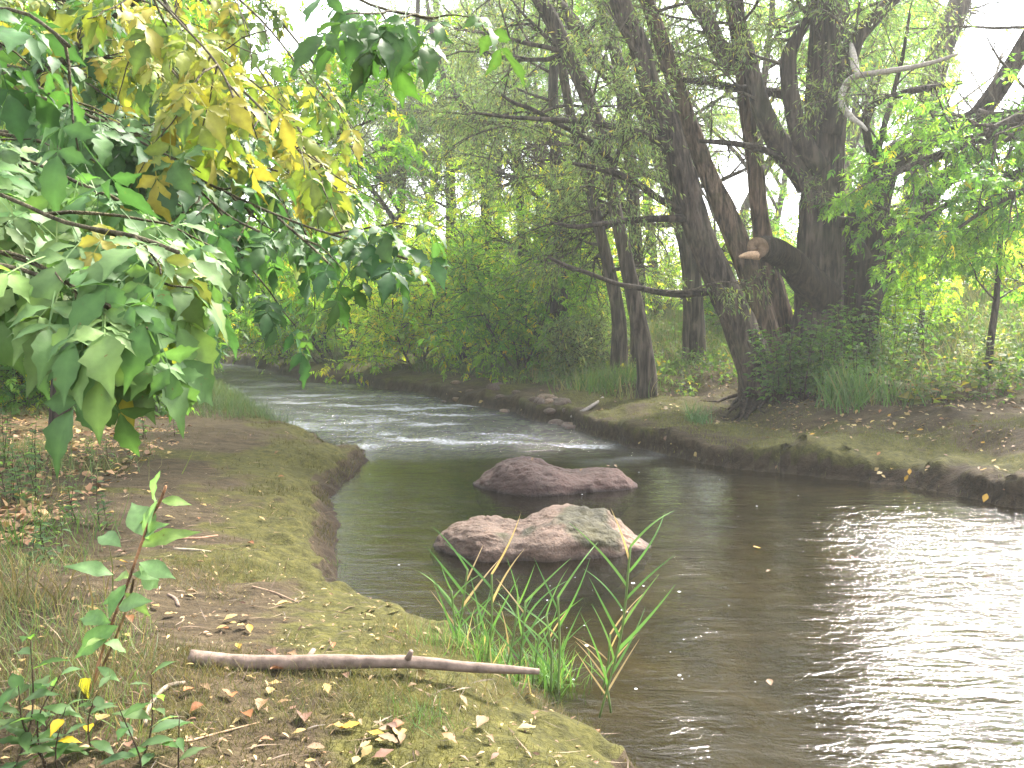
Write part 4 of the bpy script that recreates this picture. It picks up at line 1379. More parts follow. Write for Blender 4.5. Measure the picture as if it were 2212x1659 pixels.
rs = R(402)
yel = thing('boxelder_tree', 'boxelder turning yellow behind the big pale leaves, with a dark slanting bough', 'tree', (-3.9, 5.2, H(-3.9, 5.2)))
p = spline(np.array([(-3.9, 5.2, .2), (-3.7, 5.2, 2.0), (-3.3, 5.2, 3.6), (-2.7, 5.3, 5.4)]), .1)
tube(MB(), p, np.linspace(.14, .09, len(p)), 16, (.6, .6, .6), rough=.1, ridge=.03).build('trunk', M_BARK, yel)
nl = 0
C_YN = [(0.224, 0.224, 0.037), (0.258, 0.224, 0.034), (0.150, 0.190, 0.031), (0.088, 0.143, 0.027)]
for k, (lst, d0, d1, sz, pm, cc) in enumerate([
    ([(20, 240, 34), (123, 145, 28), (210, 60, 25), (300, -5, 22), (400, -90, 18)], 4.6, 4.4, .2, 10, 0),
    ([(300, -90, 14), (420, 100, 11), (540, 210, 9), (640, 320, 7), (710, 400, 4)], 4.4, 3.9, .21, 15, 2),
    ([(250, -90, 12), (380, 40, 9), (470, 140, 7), (520, 250, 4)], 3.2, 2.8, .22, 17, 1),
    ([(180, -60, 12), (290, 60, 9), (370, 150, 7), (430, 230, 4)], 3.8, 3.6, .21, 20, 1),
    ([(60, 160, 14), (170, 130, 11), (280, 130, 8), (380, 180, 5)], 4.6, 4.4, .21, 20, 1),
    ([(100, 300, 14), (260, 330, 11), (400, 360, 9), (560, 420, 7), (700, 450, 4)], 5.6, 5.0, .22, 16, 0),
    ([(420, -80, 10), (540, 20, 8), (620, 110, 6), (690, 220, 4)], 4.8, 4.6, .22, 9, 2),
    ([(480, 200, 9), (580, 270, 8), (680, 340, 6), (735, 430, 4)], 4.9, 4.6, .22, 17, 1),
    ([(-60, 60, 14), (80, 100, 10), (190, 180, 8), (280, 240, 5)], 5.0, 4.8, .21, 24, 0),
    ([(-60, 420, 14), (120, 440, 10), (260, 490, 8), (380, 560, 5)], 5.6, 5.4, .22, 24, 0),
    ([(-60, 280, 14), (120, 300, 10), (300, 400, 8), (420, 500, 5)], 6.2, 6.0, .22, 26, 0),
    ([(0, 520, 12), (150, 540, 9), (300, 590, 6), (400, 640, 4)], 6.4, 6.2, .22, 24, 0),
    ([(150, -80, 12), (200, 60, 9), (320, 200, 7), (400, 300, 5)], 6.4, 6.2, .22, 22, 1),
    ([(0, 100, 12), (140, 60, 9), (250, 30, 7), (330, 20, 5)], 6.0, 6.0, .22, 24, 1),
    ([(-80, -20, 12), (60, -10, 9), (180, 10, 7), (260, 40, 5)], 5.2, 5.0, .2, 30, 2),
    ([(-80, 120, 12), (60, 150, 9), (200, 170, 7), (340, 240, 5)], 5.8, 5.6, .2, 30, 2),
    ([(-80, 220, 12), (80, 240, 9), (240, 300, 7), (380, 330, 5)], 7.2, 7.0, .21, 32, 2),
    ([(-80, 360, 12), (100, 380, 9), (240, 420, 7), (360, 440, 5)], 7.4, 7.2, .21, 32, 2),
    ([(-80, 480, 12), (100, 480, 9), (240, 520, 7), (400, 540, 5)], 7.6, 7.4, .21, 32, 2),
    ([(-80, 600, 12), (100, 610, 9), (240, 640, 7), (360, 650, 5)], 8.0, 7.8, .21, 30, 2),
    ([(100, -60, 10), (160, 40, 8), (240, 120, 7), (300, 220, 5)], 5.2, 5.0, .2, 26, 1),
    ([(380, -80, 10), (480, 40, 8), (580, 180, 7), (660, 300, 6), (740, 420, 4)], 6.4, 6.0, .2, 18, 1),
    ([(480, -80, 10), (600, 40, 8), (700, 170, 6), (760, 280, 4)], 7.0, 6.8, .2, 14, 2),
    ([(300, 420, 9), (420, 480, 7), (520, 560, 5)], 7.4, 7.2, .2, 30, 2),
    ([(560, 330, 8), (660, 400, 6), (730, 480, 4)], 7.0, 6.8, .2, 26, 1)]):
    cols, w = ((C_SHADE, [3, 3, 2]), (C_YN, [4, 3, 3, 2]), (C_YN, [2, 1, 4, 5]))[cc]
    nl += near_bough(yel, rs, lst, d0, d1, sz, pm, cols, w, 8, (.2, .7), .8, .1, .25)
print('yellow tree leaves', nl)


# ------------------------------------------------------------------ grass and low plants
def T_blade(bend, w=.035, n=5, lean=0.0):
    t = np.linspace(0, 1, n)
    x = t * (1 - .35 * bend * t)
    z = -bend * t ** 2.2 * .7
    hw = w * (1 - t ** 1.7) * .5 + .0008
    y = lean * t ** 2
    v = np.stack([np.stack([x, y + hw, z], 1), np.stack([x, y - hw, z], 1)], 1).reshape(-1, 3)
    return v, [np.array([(2 * i, 2 * i + 1, 2 * i + 3, 2 * i + 2) for i in range(n - 1)])]


BLADES = [T_blade(b, .03, 5, l) for b, l in ((.2, 0), (.5, .08), (.8, -.1), (1.0, .15), (.35, -.05))]
FINE = [T_blade(b, .022, 4, l) for b, l in ((.3, .05), (.7, -.1), (1.0, .1), (.1, 0))]
MOSSB = [T_blade(b, .09, 3, 0) for b in (.2, .7)]
C_GRASS = [(.105, .165, .055), (.135, .190, .060), (.08, .135, .05), (.21, .20, .08), (.28, .23, .115)]
W_GRASS = [4, 4, 3, 2, 1.2]
C_DRY = [(.145, .12, .055), (.11, .10, .04), (.065, .083, .026), (.19, .145, .08)]


def blades(mb, rs, pts, h, cols, w, tmpls=BLADES, spread=.35, jit=.2):
    n = len(pts)
    up = norm(np.column_stack([rs.normal(0, spread, n), rs.normal(0, spread, n), np.ones(n)]))
    side = norm(np.column_stack([up[:, 0] + rs.normal(0, .25, n), up[:, 1] + rs.normal(0, .25, n), np.full(n, .25)]))
    emit_mix(mb, tmpls, rs, pts, up, side, h * rs.uniform(.45, 1.2, n), palette(rs, n, cols, w, jit))


def wedge(rs, n, d0, d1, p0, p1, power=1.0):
    """points of the ground seen between two places of the picture and two distances"""
    d = d0 + (d1 - d0) * rs.rand(n) ** power
    px = rs.uniform(p0, p1, n)
    x = (px - 1106) / F * d / cos(TILT)
    q = np.column_stack([x, d, 0 * d])
    z, s_, left = look(q)
    q[:, 2] = z
    return q, s_, left, px


def keep_noise(q, sc, off, lo, hi, rs):
    return rs.rand(len(q)) < sstep(lo, hi, fbm(q[:, 0] * sc + off, q[:, 1] * sc, 3))


rs = R(501)
mb = MB()
q, s_, lf, px = wedge(rs, 120000, 11, 34, 1180, 2420, .8)          # the slope behind the great willow
k = (~lf) & (s_ > 4.6) & keep_noise(q, .45, 2, -.35, .05, rs) & ~((px > 1880) & (s_ < 9) & (rs.rand(len(q)) < .55))
blades(mb, rs, q[k] - (0, 0, .02), .52, C_GRASS, [3, 3, 3, 3, 2], BLADES, .4)
q, s_, lf, px = wedge(rs, 52000, 15, 46, 430, 1420, .8)           # along the foot of the shrubs
k = (~lf) & (s_ > 1.1) & (s_ < 6) & keep_noise(q, .6, 5, -.4, .0, rs)
blades(mb, rs, q[k] - (0, 0, .02), .42, C_GRASS, [4, 4, 4, 2, 1], BLADES, .4)
o = mb.build('meadow_grass', M_GRASS)
tag(o, 'long grey-green grass growing up the slope of the right bank', 'grass', kind='stuff')
mb = MB()
q, s_, lf, px = wedge(rs, 60000, 12.5, 34, 250, 640, .7)           # the tall soft grass on the left bank's far edge
k = lf & (s_ > .05) & (s_ < 3.2) & keep_noise(q, .5, 8, -.6, -.1, rs)
blades(mb, rs, q[k] - (0, 0, .02), .32, [(.085, .135, .055), (.10, .155, .065), (.07, .115, .05), (.15, .15, .07)], [3, 4, 2, 1], FINE, .35)
q, s_, lf, px = wedge(rs, 16000, 2.6, 14, -150, 330, .9)           # left edge
k = lf & (px < 240 - 140 * (q[:, 1] > 5) + 90 * rs.rand(len(q))) & keep_noise(q, 1.1, 4, -.15, .2, rs)
blades(mb, rs, q[k] - (0, 0, .01), .15, C_GRASS, [4, 4, 2, 2, 2], FINE, .6)
o = mb.build('bank_grass', M_GRASS)
tag(o, 'soft fine grass growing on the left bank', 'grass', kind='stuff')
mb = MB()
q, s_, lf, px = wedge(rs, 260000, 2.4, 15, -200, 1500, 1.0)         # moss and thread-like grass close by
k = lf & (s_ > .02) & keep_noise(q, 1.5, 3, -.25, .3, rs)
k &= rs.rand(len(q)) < np.maximum(sstep(1.1, .2, s_), sstep(4.6, 3.2, q[:, 1]) * .8) + .06
blades(mb, rs, q[k] - (0, 0, .004), .030 * np.clip(q[k][:, 1] / 5, 1, 1.8), [(.068, .064, .016), (.050, .050, .014), (.09, .08, .026), (.11, .085, .045)], [4, 4, 2, 1], MOSSB, .6)
q, s_, lf, px = wedge(rs, 60000, 2.4, 5.0, -200, 1500, 1.0)
k = lf & (s_ > .05) & keep_noise(q, 1.3, 11, .0, .4, rs)
blades(mb, rs, q[k] - (0, 0, .004), .075, C_DRY, [3, 3, 3, 2], FINE, .8)
q, s_, lf, px = wedge(rs, 90000, 7.5, 17, 1150, 2400, 1.0)
k = (~lf) & (s_ > .02) & (s_ < 4.5) & keep_noise(q, .9, 3, -.3, .3, rs)
blades(mb, rs, q[k] - (0, 0, .004), .05, [(.11, .115, .028), (.085, .09, .022), (.15, .13, .045)], [4, 4, 1.5], MOSSB, .6)
for (d0, d1, p0, p1, nn, onleft) in ((2.4, 20, 300, 1600, 120000, True), (7, 36, 450, 2400, 160000, False)):
    q, s_, lf, px = wedge(rs, nn, d0, d1, p0, p1, 1.0)               # threads, roots and grass hanging over the cut edge
    k = (lf == onleft) & (s_ > .03) & (s_ < .36) & keep_noise(q, 1.7, 9, -.4, .3, rs)
    q = q[k]
    n = len(q)
    e = .06
    gx = (look(q + (e, 0, 0))[1] - look(q - (e, 0, 0))[1])
    gy = (look(q + (0, e, 0))[1] - look(q - (0, e, 0))[1])
    out = -norm(np.column_stack([gx, gy, 0 * gx]))
    ax = norm(out + np.column_stack([rs.normal(0, .4, (n, 2)), rs.normal(.1, .5, n)]))
    emit_mix(mb, FINE, rs, q - (0, 0, .01), ax, norm(np.array((0, 0, 1.0)) + rs.normal(0, .3, (n, 3))), rs.uniform(.03, .11, n),
             palette(rs, n, [(.060, .062, .018), (.035, .026, .017), (.085, .07, .03), (.022, .016, .011)], [3, 3, 2, 3]))
o = mb.build('moss', M_GRASS)
tag(o, 'short yellow-green moss and thread grass covering the banks', 'moss', kind='stuff')


mb = MB()
q, s_, lf, px = wedge(rs, 52000, 9.5, 30, 900, 2420, .9)
k = (~lf) & (s_ > np.where(px > 1500, 3.0, 2.0)) & (s_ < 9) & keep_noise(q, .75, 13, -.28, .14, rs)
n = k.sum()
pos = q[k] + np.column_stack([rs.normal(0, .05, (n, 2)), .03 + rs.gamma(2, .08, n)])
emit_mix(mb, MID3, rs, pos, norm(rs.normal(0, .6, (n, 3)) + (0, 0, .2)), norm(rs.normal(0, .4, (n, 3)) + (0, -.2, 1)), .15 * rs.uniform(.6, 1.3, n),
         palette(rs, n, [(.07, .125, .035), (.09, .15, .04), (.12, .15, .04), (.05, .10, .03), (.2, .17, .04)], [4, 3, 2, 3, .7]))
tag(mb.build('undergrowth', M_LEAF2), 'low leafy green undergrowth at the foot of the trees on the right bank', 'undergrowth', kind='stuff')


def tuft(label, p, n, h, r, seed, cols=C_GRASS, w=W_GRASS, tm=BLADES, spread=.5, name='grass_tuft', group=None):
    rs = R(seed)
    q = np.column_stack([p[0] + rs.normal(0, r, n), p[1] + rs.normal(0, r, n), np.zeros(n)])
    q[:, 2] = Hn(q) - .01
    mb = MB()
    blades(mb, rs, q, h, cols, w, tm, spread)
    o = mb.build(name, M_GRASS, None, np.array(p))
    return tag(o, label, 'grass', group)


GC = [(.075, .15, .032), (.095, .175, .04), (.06, .12, .03), (.17, .17, .06)]
tuft('arching green grass tuft on the mossy shelf right of the great willow', GH(1830, 868), 320, .62, .16, 1, GC, [4, 4, 3, 1], spread=.45)
tuft('tall upright yellow-green grass tuft behind the arching one', GH(1850, 800), 260, .85, .25, 2, GC, [3, 4, 2, 2], spread=.25)
tuft('loose grass tuft beside the broad-leaved seedlings', GH(1955, 860), 160, .5, .2, 3, GC, [3, 3, 2, 2])
tuft('small blue-green grass tuft on the edge of the right bank', GH(1507, 912), 150, .3, .08, 4, [(.07, .14, .05), (.09, .16, .06)], [1, 1])
tuft('bright green grass tuft in front of the leaning bare willow', GH(1345, 825), 300, .45, .3, 5, GC, [4, 4, 2, 1])
tuft('grey-green grass tuft on the lip of the eroded cut', GH(1285, 845), 300, .5, .28, 6, GC, [3, 3, 4, 2])
tuft('low green grass patch between the bare willow and the great one', GH(1450, 805), 380, .3, .45, 7, GC, [4, 4, 2, 1])
tuft('low grass tuft on the left bank close to the stick', GH(905, 1548), 150, .09, .05, 8, [(.08, .16, .05), (.1, .18, .05)], [1, 1], FINE, .9)
tuft('little green grass tuft at the water side of the left bank', GH(733, 1243), 26, .13, .02, 9, GC, [4, 4, 2, 1])
tuft('straw-coloured grass tuft at the left edge', GH(30, 1300), 120, .32, .16, 10, C_DRY, [4, 2, 1, 4], FINE, .6)
tuft('lush green grass tuft at the left edge, lower middle', GH(60, 1160), 300, .24, .26, 11, GC, [4, 4, 2, 1], FINE, .6)
tuft('dark green grass tuft at the left edge behind the lush one', GH(95, 1010), 300, .3, .4, 12, C_GRASS, W_GRASS, FINE, .6)

OV = [T_ovate(.34, .22), T_ovate(.4, .1), T_ovate(.3, .3)]
OVB = [T_ovate(.72, .15), T_ovate(.8, .25), T_ovate(.62, .1)]


def herb(label, p, h, n, leaf, seed, cols, w, lean=(0, 0), tm=OV, nst=1, cat='plant', name='weed', group=None, wid=.06, top=1.0, stemc=(.5, .42, .3)):
    """a plant with alternate leaves along one or more stems"""
    rs = R(seed)
    t = thing(name, label, cat, p, group)
    ms, ml = MB(), MB()
    for k in range(nst):
        a = np.array(p) + (np.array((rs.normal(0, wid), rs.normal(0, wid), 0)) if nst > 1 else 0)
        a[2] = H(a[0], a[1]) - .02
        hh = h * rs.uniform(.65, 1.05) if nst > 1 else h
        L = np.array((lean[0] + rs.normal(0, .12), lean[1] + rs.normal(0, .12), 1))
        pts = spline([a, a + L * hh * .5 + rs.normal(0, .015, 3), a + L * hh + rs.normal(0, .03, 3) * h], .03)
        tube(ms, pts, np.linspace(.004, .0015, len(pts)) * (.6 + h), 6, stemc)
        tt = np.linspace(.18, 1, n) * top
        pos = np.array([at_frac(pts, x)[0] for x in tt])
        az = np.arange(n) * 2.4 + rs.rand() * 6
        ax = norm(np.column_stack([np.cos(az), np.sin(az), rs.uniform(-.25, .6, n)]))
        nr = norm(np.column_stack([-.3 * np.cos(az), -.3 * np.sin(az) - .2, np.ones(n)]) + rs.normal(0, .2, (n, 3)))
        emit_mix(ml, tm, rs, pos, ax, nr, leaf * (1.05 - .35 * tt) * rs.uniform(.75, 1.2, n), palette(rs, n, cols, w, .15))
    ms.build('stem', M_BARK2, t)
    ml.build('leaf', M_GRASS if leaf < .03 else M_LEAF2, t)['kind'] = 'stuff'
    return t


C_HERB = [(.065, .14, .035), (.085, .165, .04), (.05, .11, .03), (.12, .18, .04)]
W_HERB = [4, 4, 3, 1.5]
C_BLUE = [(.105, .18, .085), (.125, .20, .09), (.085, .15, .07)]
# shrub, vine and seedlings at the foot of the great willow
herb('green small-leaved bush growing against the foot of the great willow', base_at(1755, 13.35), 1.35, 40, .21, 21, C_HERB, W_HERB, nst=26, wid=.3, tm=MID3, cat='shrub', name='shrub')
herb('low green bush spilling left of the great willow foot', base_at(1700, 13.3), 1.1, 26, .20, 22, C_HERB, W_HERB, (-.05, -.1), nst=14, wid=.2, tm=MID3, cat='shrub', name='shrub')
herb('leafy vine climbing straight up the bark of the great willow', base_at(1815, 13.5), 2.4, 60, .17, 23, C_HERB, W_HERB, tm=MID3, cat='vine', name='climbing_vine')
herb('ragged leafy bush on the slope right behind the great willow', base_at(1905, 14.2), 1.3, 34, .22, 24, C_HERB, W_HERB, nst=18, wid=.4, tm=MID3, cat='shrub', name='shrub')
herb('broad-leaved seedlings turning yellow under the grey sapling', GH(2010, 868), .34, 6, .17, 25, [(.12, .15, .03), (.2, .17, .03), (.26, .17, .05), (.09, .13, .03)], [3, 2, 1, 3], nst=15, wid=.28, tm=OVB, name='seedling_clump')
herb('taller broad-leaved plant behind the yellowing seedlings', GH(2085, 850), .55, 8, .17, 26, [(.11, .16, .03), (.15, .19, .035), (.22, .2, .03)], [3, 3, 1], nst=10, wid=.24, tm=OVB)
herb('young leafy sprout between the bare willow and the great willow', GH(1447, 775), .95, 14, .2, 27, C_HERB, W_HERB, nst=3, wid=.1, tm=MID3)
for k, (px, py, n, h, lb) in enumerate([(1290, 800, 30, .8, 'grey-green weeds massed above the eroded cut'), (1230, 795, 24, .7, 'pale leafy weeds left of the eroded cut'), (1170, 775, 24, .7, 'feathery weeds before the thick dark trunk'),
                                        (950, 785, 24, .7, 'weeds at the foot of the orange-yellow shrub'), (1060, 775, 24, .75, 'tall weeds between the orange-yellow shrub and the thick trunk'), (820, 775, 24, .7, 'shady weeds on the bank left of the orange-yellow shrub'),
                                        (1600, 700, 24, .9, 'dry brown weeds in the shade left of the great willow'), (2060, 790, 16, .5, 'low weeds behind the grey sapling'), (1340, 745, 26, .8, 'dull weeds on the mound behind the bare willow')]):
    herb(lb, GH(px, py), h, 26, .15, 40 + k, C_WILLOW if k != 6 else [(.12, .075, .04), (.09, .06, .03), (.10, .10, .03)], [4, 4, 3, 2, .6] if k != 6 else [3, 3, 2], nst=n, wid=.5, tm=NARROW[:2] + OV[:1])
# left bank, close to the eye
for k, (px, py, h, n, lf, nst, lb) in enumerate([(70, 1085, .42, 16, .09, 7, 'blue-green willow-leaved weed at the left edge, by the leaf litter'), (165, 1130, .30, 12, .08, 4, 'small blue-green weed on the bare soil'),
                                                 (15, 1010, .45, 16, .09, 7, 'blue-green weed at the very left edge, farthest of its kind'), (240, 1010, .32, 10, .09, 3, 'slim blue-green sprig at the front of the leaf litter'),
                                                 (120, 1215, .26, 12, .08, 5, 'spreading blue-green weed left of the tall red-stemmed one'), (330, 945, .35, 10, .1, 3, 'blue-green sprig in the fallen leaves below the hanging leaves')]):
    herb(lb, GH(px, py), h, n, lf, 60 + k, C_BLUE, [1, 1, 1], nst=nst, wid=.1)
WEED = [T_leaflet(R(90 + i), .36, False) for i in range(5)]
for k, (px, py, h, n, lf, nst, lb) in enumerate([(70, 1655, .36, 9, .14, 2, 'leafy green weed in the bottom left corner'), (165, 1640, .20, 7, .10, 2, 'low weed with yellow leaves near the bottom left corner'),
                                                 (300, 1655, .26, 7, .12, 2, 'leafy weed at the bottom, right of the yellow-leaved one'), (10, 1690, .4, 9, .13, 1, 'green weed cut by the left edge at the bottom'), (385, 1700, .2, 6, .10, 1, 'single short weed at the bottom edge')]):
    p = GH(px, min(py, 1690))
    herb(lb, p, h, n, lf, 70 + k, C_BLUE[:2] + [(.08, .16, .05)] + ([(.5, .36, .03)] if k == 1 else []), [1, 1, 1] + ([2] if k == 1 else []), nst=nst, wid=.05, tm=WEED)
# the tall weed with a red-brown stem, leaf by leaf
base = GH(196, 1500)
DW = base[1]
t = thing('weed', 'tall weed with a red-brown stem and toothed leaves in front of the path', 'plant', base)
p, r = stem_px([(192, 1510, 9), (205, 1460, 9), (240, 1350, 8), (272, 1270, 7), (300, 1190, 7), (325, 1120, 6), (345, 1085, 5), (358, 1050, 3)], DW, DW - .15, .03)
mb = tube(MB(), p, r * .75, 8, (3.2, 2.1, 1.4))
p, r = stem_px([(196, 1490, 5), (240, 1400, 4), (272, 1320, 4), (290, 1250, 3)], DW + .03, DW, .03)
mb = tube(mb, p, r * .8, 6, (2.6, 2.1, 1.2))
mb.build('stem', M_BARK2, t)
for k, (a, b, w, c) in enumerate([((342, 1090), (323, 1020), .42, 0), ((346, 1082), (412, 1085), .5, 1), ((328, 1165), (282, 1078), .62, 0), ((318, 1168), (330, 1085), .5, 0), ((300, 1182), (432, 1138), .34, 1), ((262, 1182), (203, 1143), .42, 0),
                                  ((245, 1242), (148, 1212), .42, 0), ((300, 1215), (382, 1246), .5, 0), ((300, 1222), (350, 1276), .6, 0), ((256, 1310), (322, 1300), .4, 0), ((255, 1352), (152, 1420), .55, 2), ((240, 1345), (165, 1330), .4, 2),
                                  ((272, 1262), (232, 1330), .5, 2), ((262, 1290), (210, 1300), .4, 2), ((196, 1465), (172, 1535), .5, 3), ((200, 1510), (150, 1570), .4, 0), ((285, 1240), (345, 1245), .4, 0), ((335, 1110), (300, 1130), .4, 1), ((310, 1160), (355, 1130), .4, 0), ((268, 1280), (330, 1330), .4, 1), ((225, 1390), (290, 1400), .4, 0), ((228, 1380), (180, 1390), .4, 1), ((210, 1440), (262, 1470), .4, 0), ((280, 1250), (240, 1235), .35, 1)]):
    A, B = P(*a, DW - .06), P(*b, DW - .16 + .1 * (k % 3))
    v, f, sh = T_leaflet(R(600 + k), w * .85, False)
    mb = MB()
    cc = [(.15, .25, .10), (.19, .28, .085), (.11, .21, .06), (.40, .34, .03)][c]
    emit(mb, (v, f, sh), A[None], norm(B - A)[None], norm(np.array((.1 * (k % 3 - 1), -.75, .65)))[None], np.array([np.linalg.norm(B - A)]), np.array([cc]))
    mb.build('leaf', M_LEAF, t)

# reeds at the water's edge
def reed(label, a, b, d, n, seed, bl=.22, curve=0.0, dry=0.0):
    rs = R(seed)
    A = P(*a, d)
    t = thing('reed', label, 'reed', A, 'reeds at the edge of the left bank')
    M_ = ((a[0] + b[0]) / 2 + curve, (a[1] + b[1]) / 2)
    p, r = stem_px([(*a, 3.4), (*M_, 3), (*b, 2)], d, d + rs.uniform(-.06, .06), .03)
    tube(MB(), p, r * .7, 6, (.13, .19, .06)).build('stem', M_GRASS, t)
    mb = MB()
    for k in range(n):
        x = .12 + .88 * (k + 1) / n
        q, dr, _ = at_frac(p, min(x, .999))
        sd = (1 if k % 2 else -1) * rs.uniform(.25, .8)
        ax = norm(dr + np.array((sd, rs.uniform(-.3, .3), -.1)))
        col = np.array([(.10, .22, .055), (.08, .18, .045), (.13, .25, .06)][k % 3])
        if rs.rand() < dry: col = np.array((.42, .30, .16))
        emit(mb, T_blade(rs.uniform(.1, .7), .031 * rs.uniform(.8, 1.2), 9, rs.uniform(-.1, .1)), q[None], ax[None], norm(np.array((rs.normal(0, .3), -.8, .5)))[None], np.array([bl * rs.uniform(.7, 1.2)]), col[None])
    o = mb.build('blade', M_GRASS, t)
    o['kind'] = 'stuff'
    return t


for k, (a, b, n, bl, cv, dry, lb) in enumerate([
    ((975, 1425), (1010, 1230), 6, .24, 4, .2, 'reed at the left of its clump, with an upright tip'), ((1000, 1430), (975, 1275), 6, .16, -4, .3, 'short reed with a brown leaf at the left of the clump'),
    ((1050, 1450), (1062, 1240), 5, .24, 6, .1, 'reed with two crossed blades left of the middle'), ((1090, 1460), (1120, 1290), 6, .2, 4, .1, 'reed in the thick of the clump, blades fanning left'),
    ((1120, 1470), (1135, 1300), 5, .22, 0, .1, 'reed standing straight in the middle of the clump'), ((1190, 1490), (1180, 1330), 5, .2, 6, .1, 'low bushy reed right of the middle'),
    ((1205, 1500), (1205, 1290), 5, .24, 4, .0, 'reed with long blades reaching toward the pink boulder'), ((1295, 1550), (1362, 1180), 11, .25, 14, .15, 'tallest reed, leaning right, its tip against the open water'),
    ((1300, 1500), (1318, 1370), 5, .22, 4, .6, 'reed with a dry brown blade at the right of the clump'), ((1320, 1540), (1305, 1440), 4, .2, 0, .5, 'broken reed with withered leaves over the water'),
    ((1035, 1440), (1030, 1330), 5, .18, 0, .1, 'short reed at the front of the clump, left'), ((1150, 1480), (1165, 1370), 5, .2, 0, .1, 'short reed at the front of the clump, right')]):
    reed(lb, a, b, 1.42 * 1995 / (a[1] - 700), n + 1, 700 + k, bl * 1.15, cv, dry)
RG = [(.12, .24, .06), (.09, .19, .05), (.15, .27, .07), (.40, .32, .17)]
tuft('dense bright green reed grass tuft at the right end of the stick', GH(1195, 1500), 170, .26, .055, 31, RG, [4, 4, 3, .6], BLADES, .35, 'reed_tuft')
tuft('thick green grass tuft growing over the thin end of the stick', GH(1060, 1450), 200, .2, .07, 32, RG, [4, 4, 3, 1], BLADES, .4, 'reed_tuft')
tuft('green grass tuft on the lip of the bank left of the reeds', GH(975, 1400), 160, .13, .07, 33, RG, [4, 4, 3, 1], FINE, .5, 'reed_tuft')
tuft('withered straw tuft hanging below the stick', GH(1065, 1510), 60, .14, .05, 34, C_DRY, [4, 1, 0, 4], FINE, .9, 'straw_tuft')

# ------------------------------------------------------------------ sticks
def stick(label, pts, col, seed, lift=.6, name='stick'):
    q = []
    g0 = GH(*pts[1][:2])
    for px, py, w in pts:
        g = P(px, py, g0[1]) if name == 'stick' and len(pts) > 6 else GH(px, py)
        rr = wpx(w, g[1])
        q.append((g[0], g[1], max(g[2] + .012, H(g[0], g[1]) + rr * .8) if len(pts) > 6 else g[2] + rr * lift, rr))
    q = np.array(q)
    q = spline(q, .02)
    mb = tube(MB(), q[:, :3], q[:, 3], 18, col, rough=.13, seed=seed, ridge=.04 if len(pts) > 6 else 0)
    if len(pts) > 6:
        for t, a, b in ((.33, .05, .03), (.62, -.03, .05)):
            c, dr, i = at_frac(q[:, :3], t)
            tube(mb, [c, c + np.array((.02, a, b))], [.013, .008], 8, col, rough=.2)
    o = mb.build(name, M_WOOD, None, q[0, :3])
    return tag(o, label, 'stick')


stick('long straight grey-brown stick lying across the left bank', [(412, 1447, 36), (500, 1443, 33), (650, 1438, 31), (800, 1436, 29), (900, 1438, 27), (1000, 1447, 24), (1080, 1452, 21), (1165, 1458, 12)], (.15, .108, .086), 1, .75)
stick('thin reddish twig on the path beyond the tall weed', [(330, 1172, 6), (390, 1166, 6), (430, 1164, 5), (470, 1157, 4)], (.26, .14, .09), 2)
stick('pale straight twig on the path just below the reddish one', [(376, 1186, 5), (420, 1188, 5), (455, 1193, 3)], (.34, .28, .2), 3)
stick('crooked grey twig standing out of the leaves near the big stick', [(312, 1570, 10), (318, 1545, 10), (335, 1510, 10), (365, 1485, 11), (400, 1478, 9)], (.2, .16, .12), 4, 1.0)
stick('thin tan twig along the bottom, left of the orange leaves', [(345, 1598, 6), (400, 1603, 6), (450, 1592, 5), (560, 1560, 3)], (.3, .2, .12), 5)
stick('short dark twig hooked over the path', [(363, 1286, 7), (378, 1296, 8), (386, 1312, 7)], (.17, .12, .09), 6)
stick('short twig lying on the soil right of the tall weed', [(545, 1270, 5), (590, 1282, 5), (640, 1300, 3)], (.22, .15, .1), 7)
stick('dry branch fallen down the right bank beside the gravelly cut', [(1235, 905, 8), (1262, 890, 9), (1290, 872, 7), (1302, 860, 5)], (.22, .19, .17), 8)

# ------------------------------------------------------------------ fallen leaves
rs = R(801)
FALL = [T_leaflet(R(800 + i), .46 + .05 * (i % 4), i % 2 == 0) for i in range(8)]
FMESH = {}
FCOL = {'pale yellow': (.26, .18, .065), 'tan': (.165, .10, .05), 'orange-brown': (.20, .08, .03), 'pinkish brown': (.14, .075, .05), 'golden': (.34, .19, .02)}
for nm, c in FCOL.items():
    for i in range(5):
        v, f, _ = FALL[(i * 3 + len(FMESH)) % 8]
        v = v - (.5, 0, 0)
        v = v + np.stack([0 * v[:, 0], 0 * v[:, 0], rs.uniform(.15, .6) * (v[:, 0] ** 2) + rs.uniform(0, .9) * np.abs(v[:, 1]) ** 1.3 * rs.choice((1, .2))], 1)
        v[:, 2] -= v[:, 2].min()
        mb = MB().add(v, f, np.array(c) * rs.uniform(.8, 1.12) * (1 + .2 * fbm3(v * 4 + i, 2))[:, None])
        o = mb.build('fallen_leaf', M_FALLEN)
        FMESH.setdefault(nm, []).append(o.data)
        bpy.data.objects.remove(o)


def leaf_at(p, nm, size, label, group, yaw, tiltv=None):
    o = bpy.data.objects.new('fallen_leaf', FMESH[nm][rs.randint(5)])
    COL.objects.link(o)
    e = .04
    n = Vector((-(H(p[0] + e, p[1]) - H(p[0] - e, p[1])) / (2 * e), -(H(p[0], p[1] + e) - H(p[0], p[1] - e)) / (2 * e), 1)).normalized() if tiltv is None else Vector(tiltv)
    m = n.to_track_quat('Z', 'Y').to_matrix() @ Matrix.Rotation(yaw, 3, 'Z')
    o.rotation_euler = m.to_euler()
    o.scale = (size,) * 3
    o.location = p
    return tag(o, label, 'leaf', group)


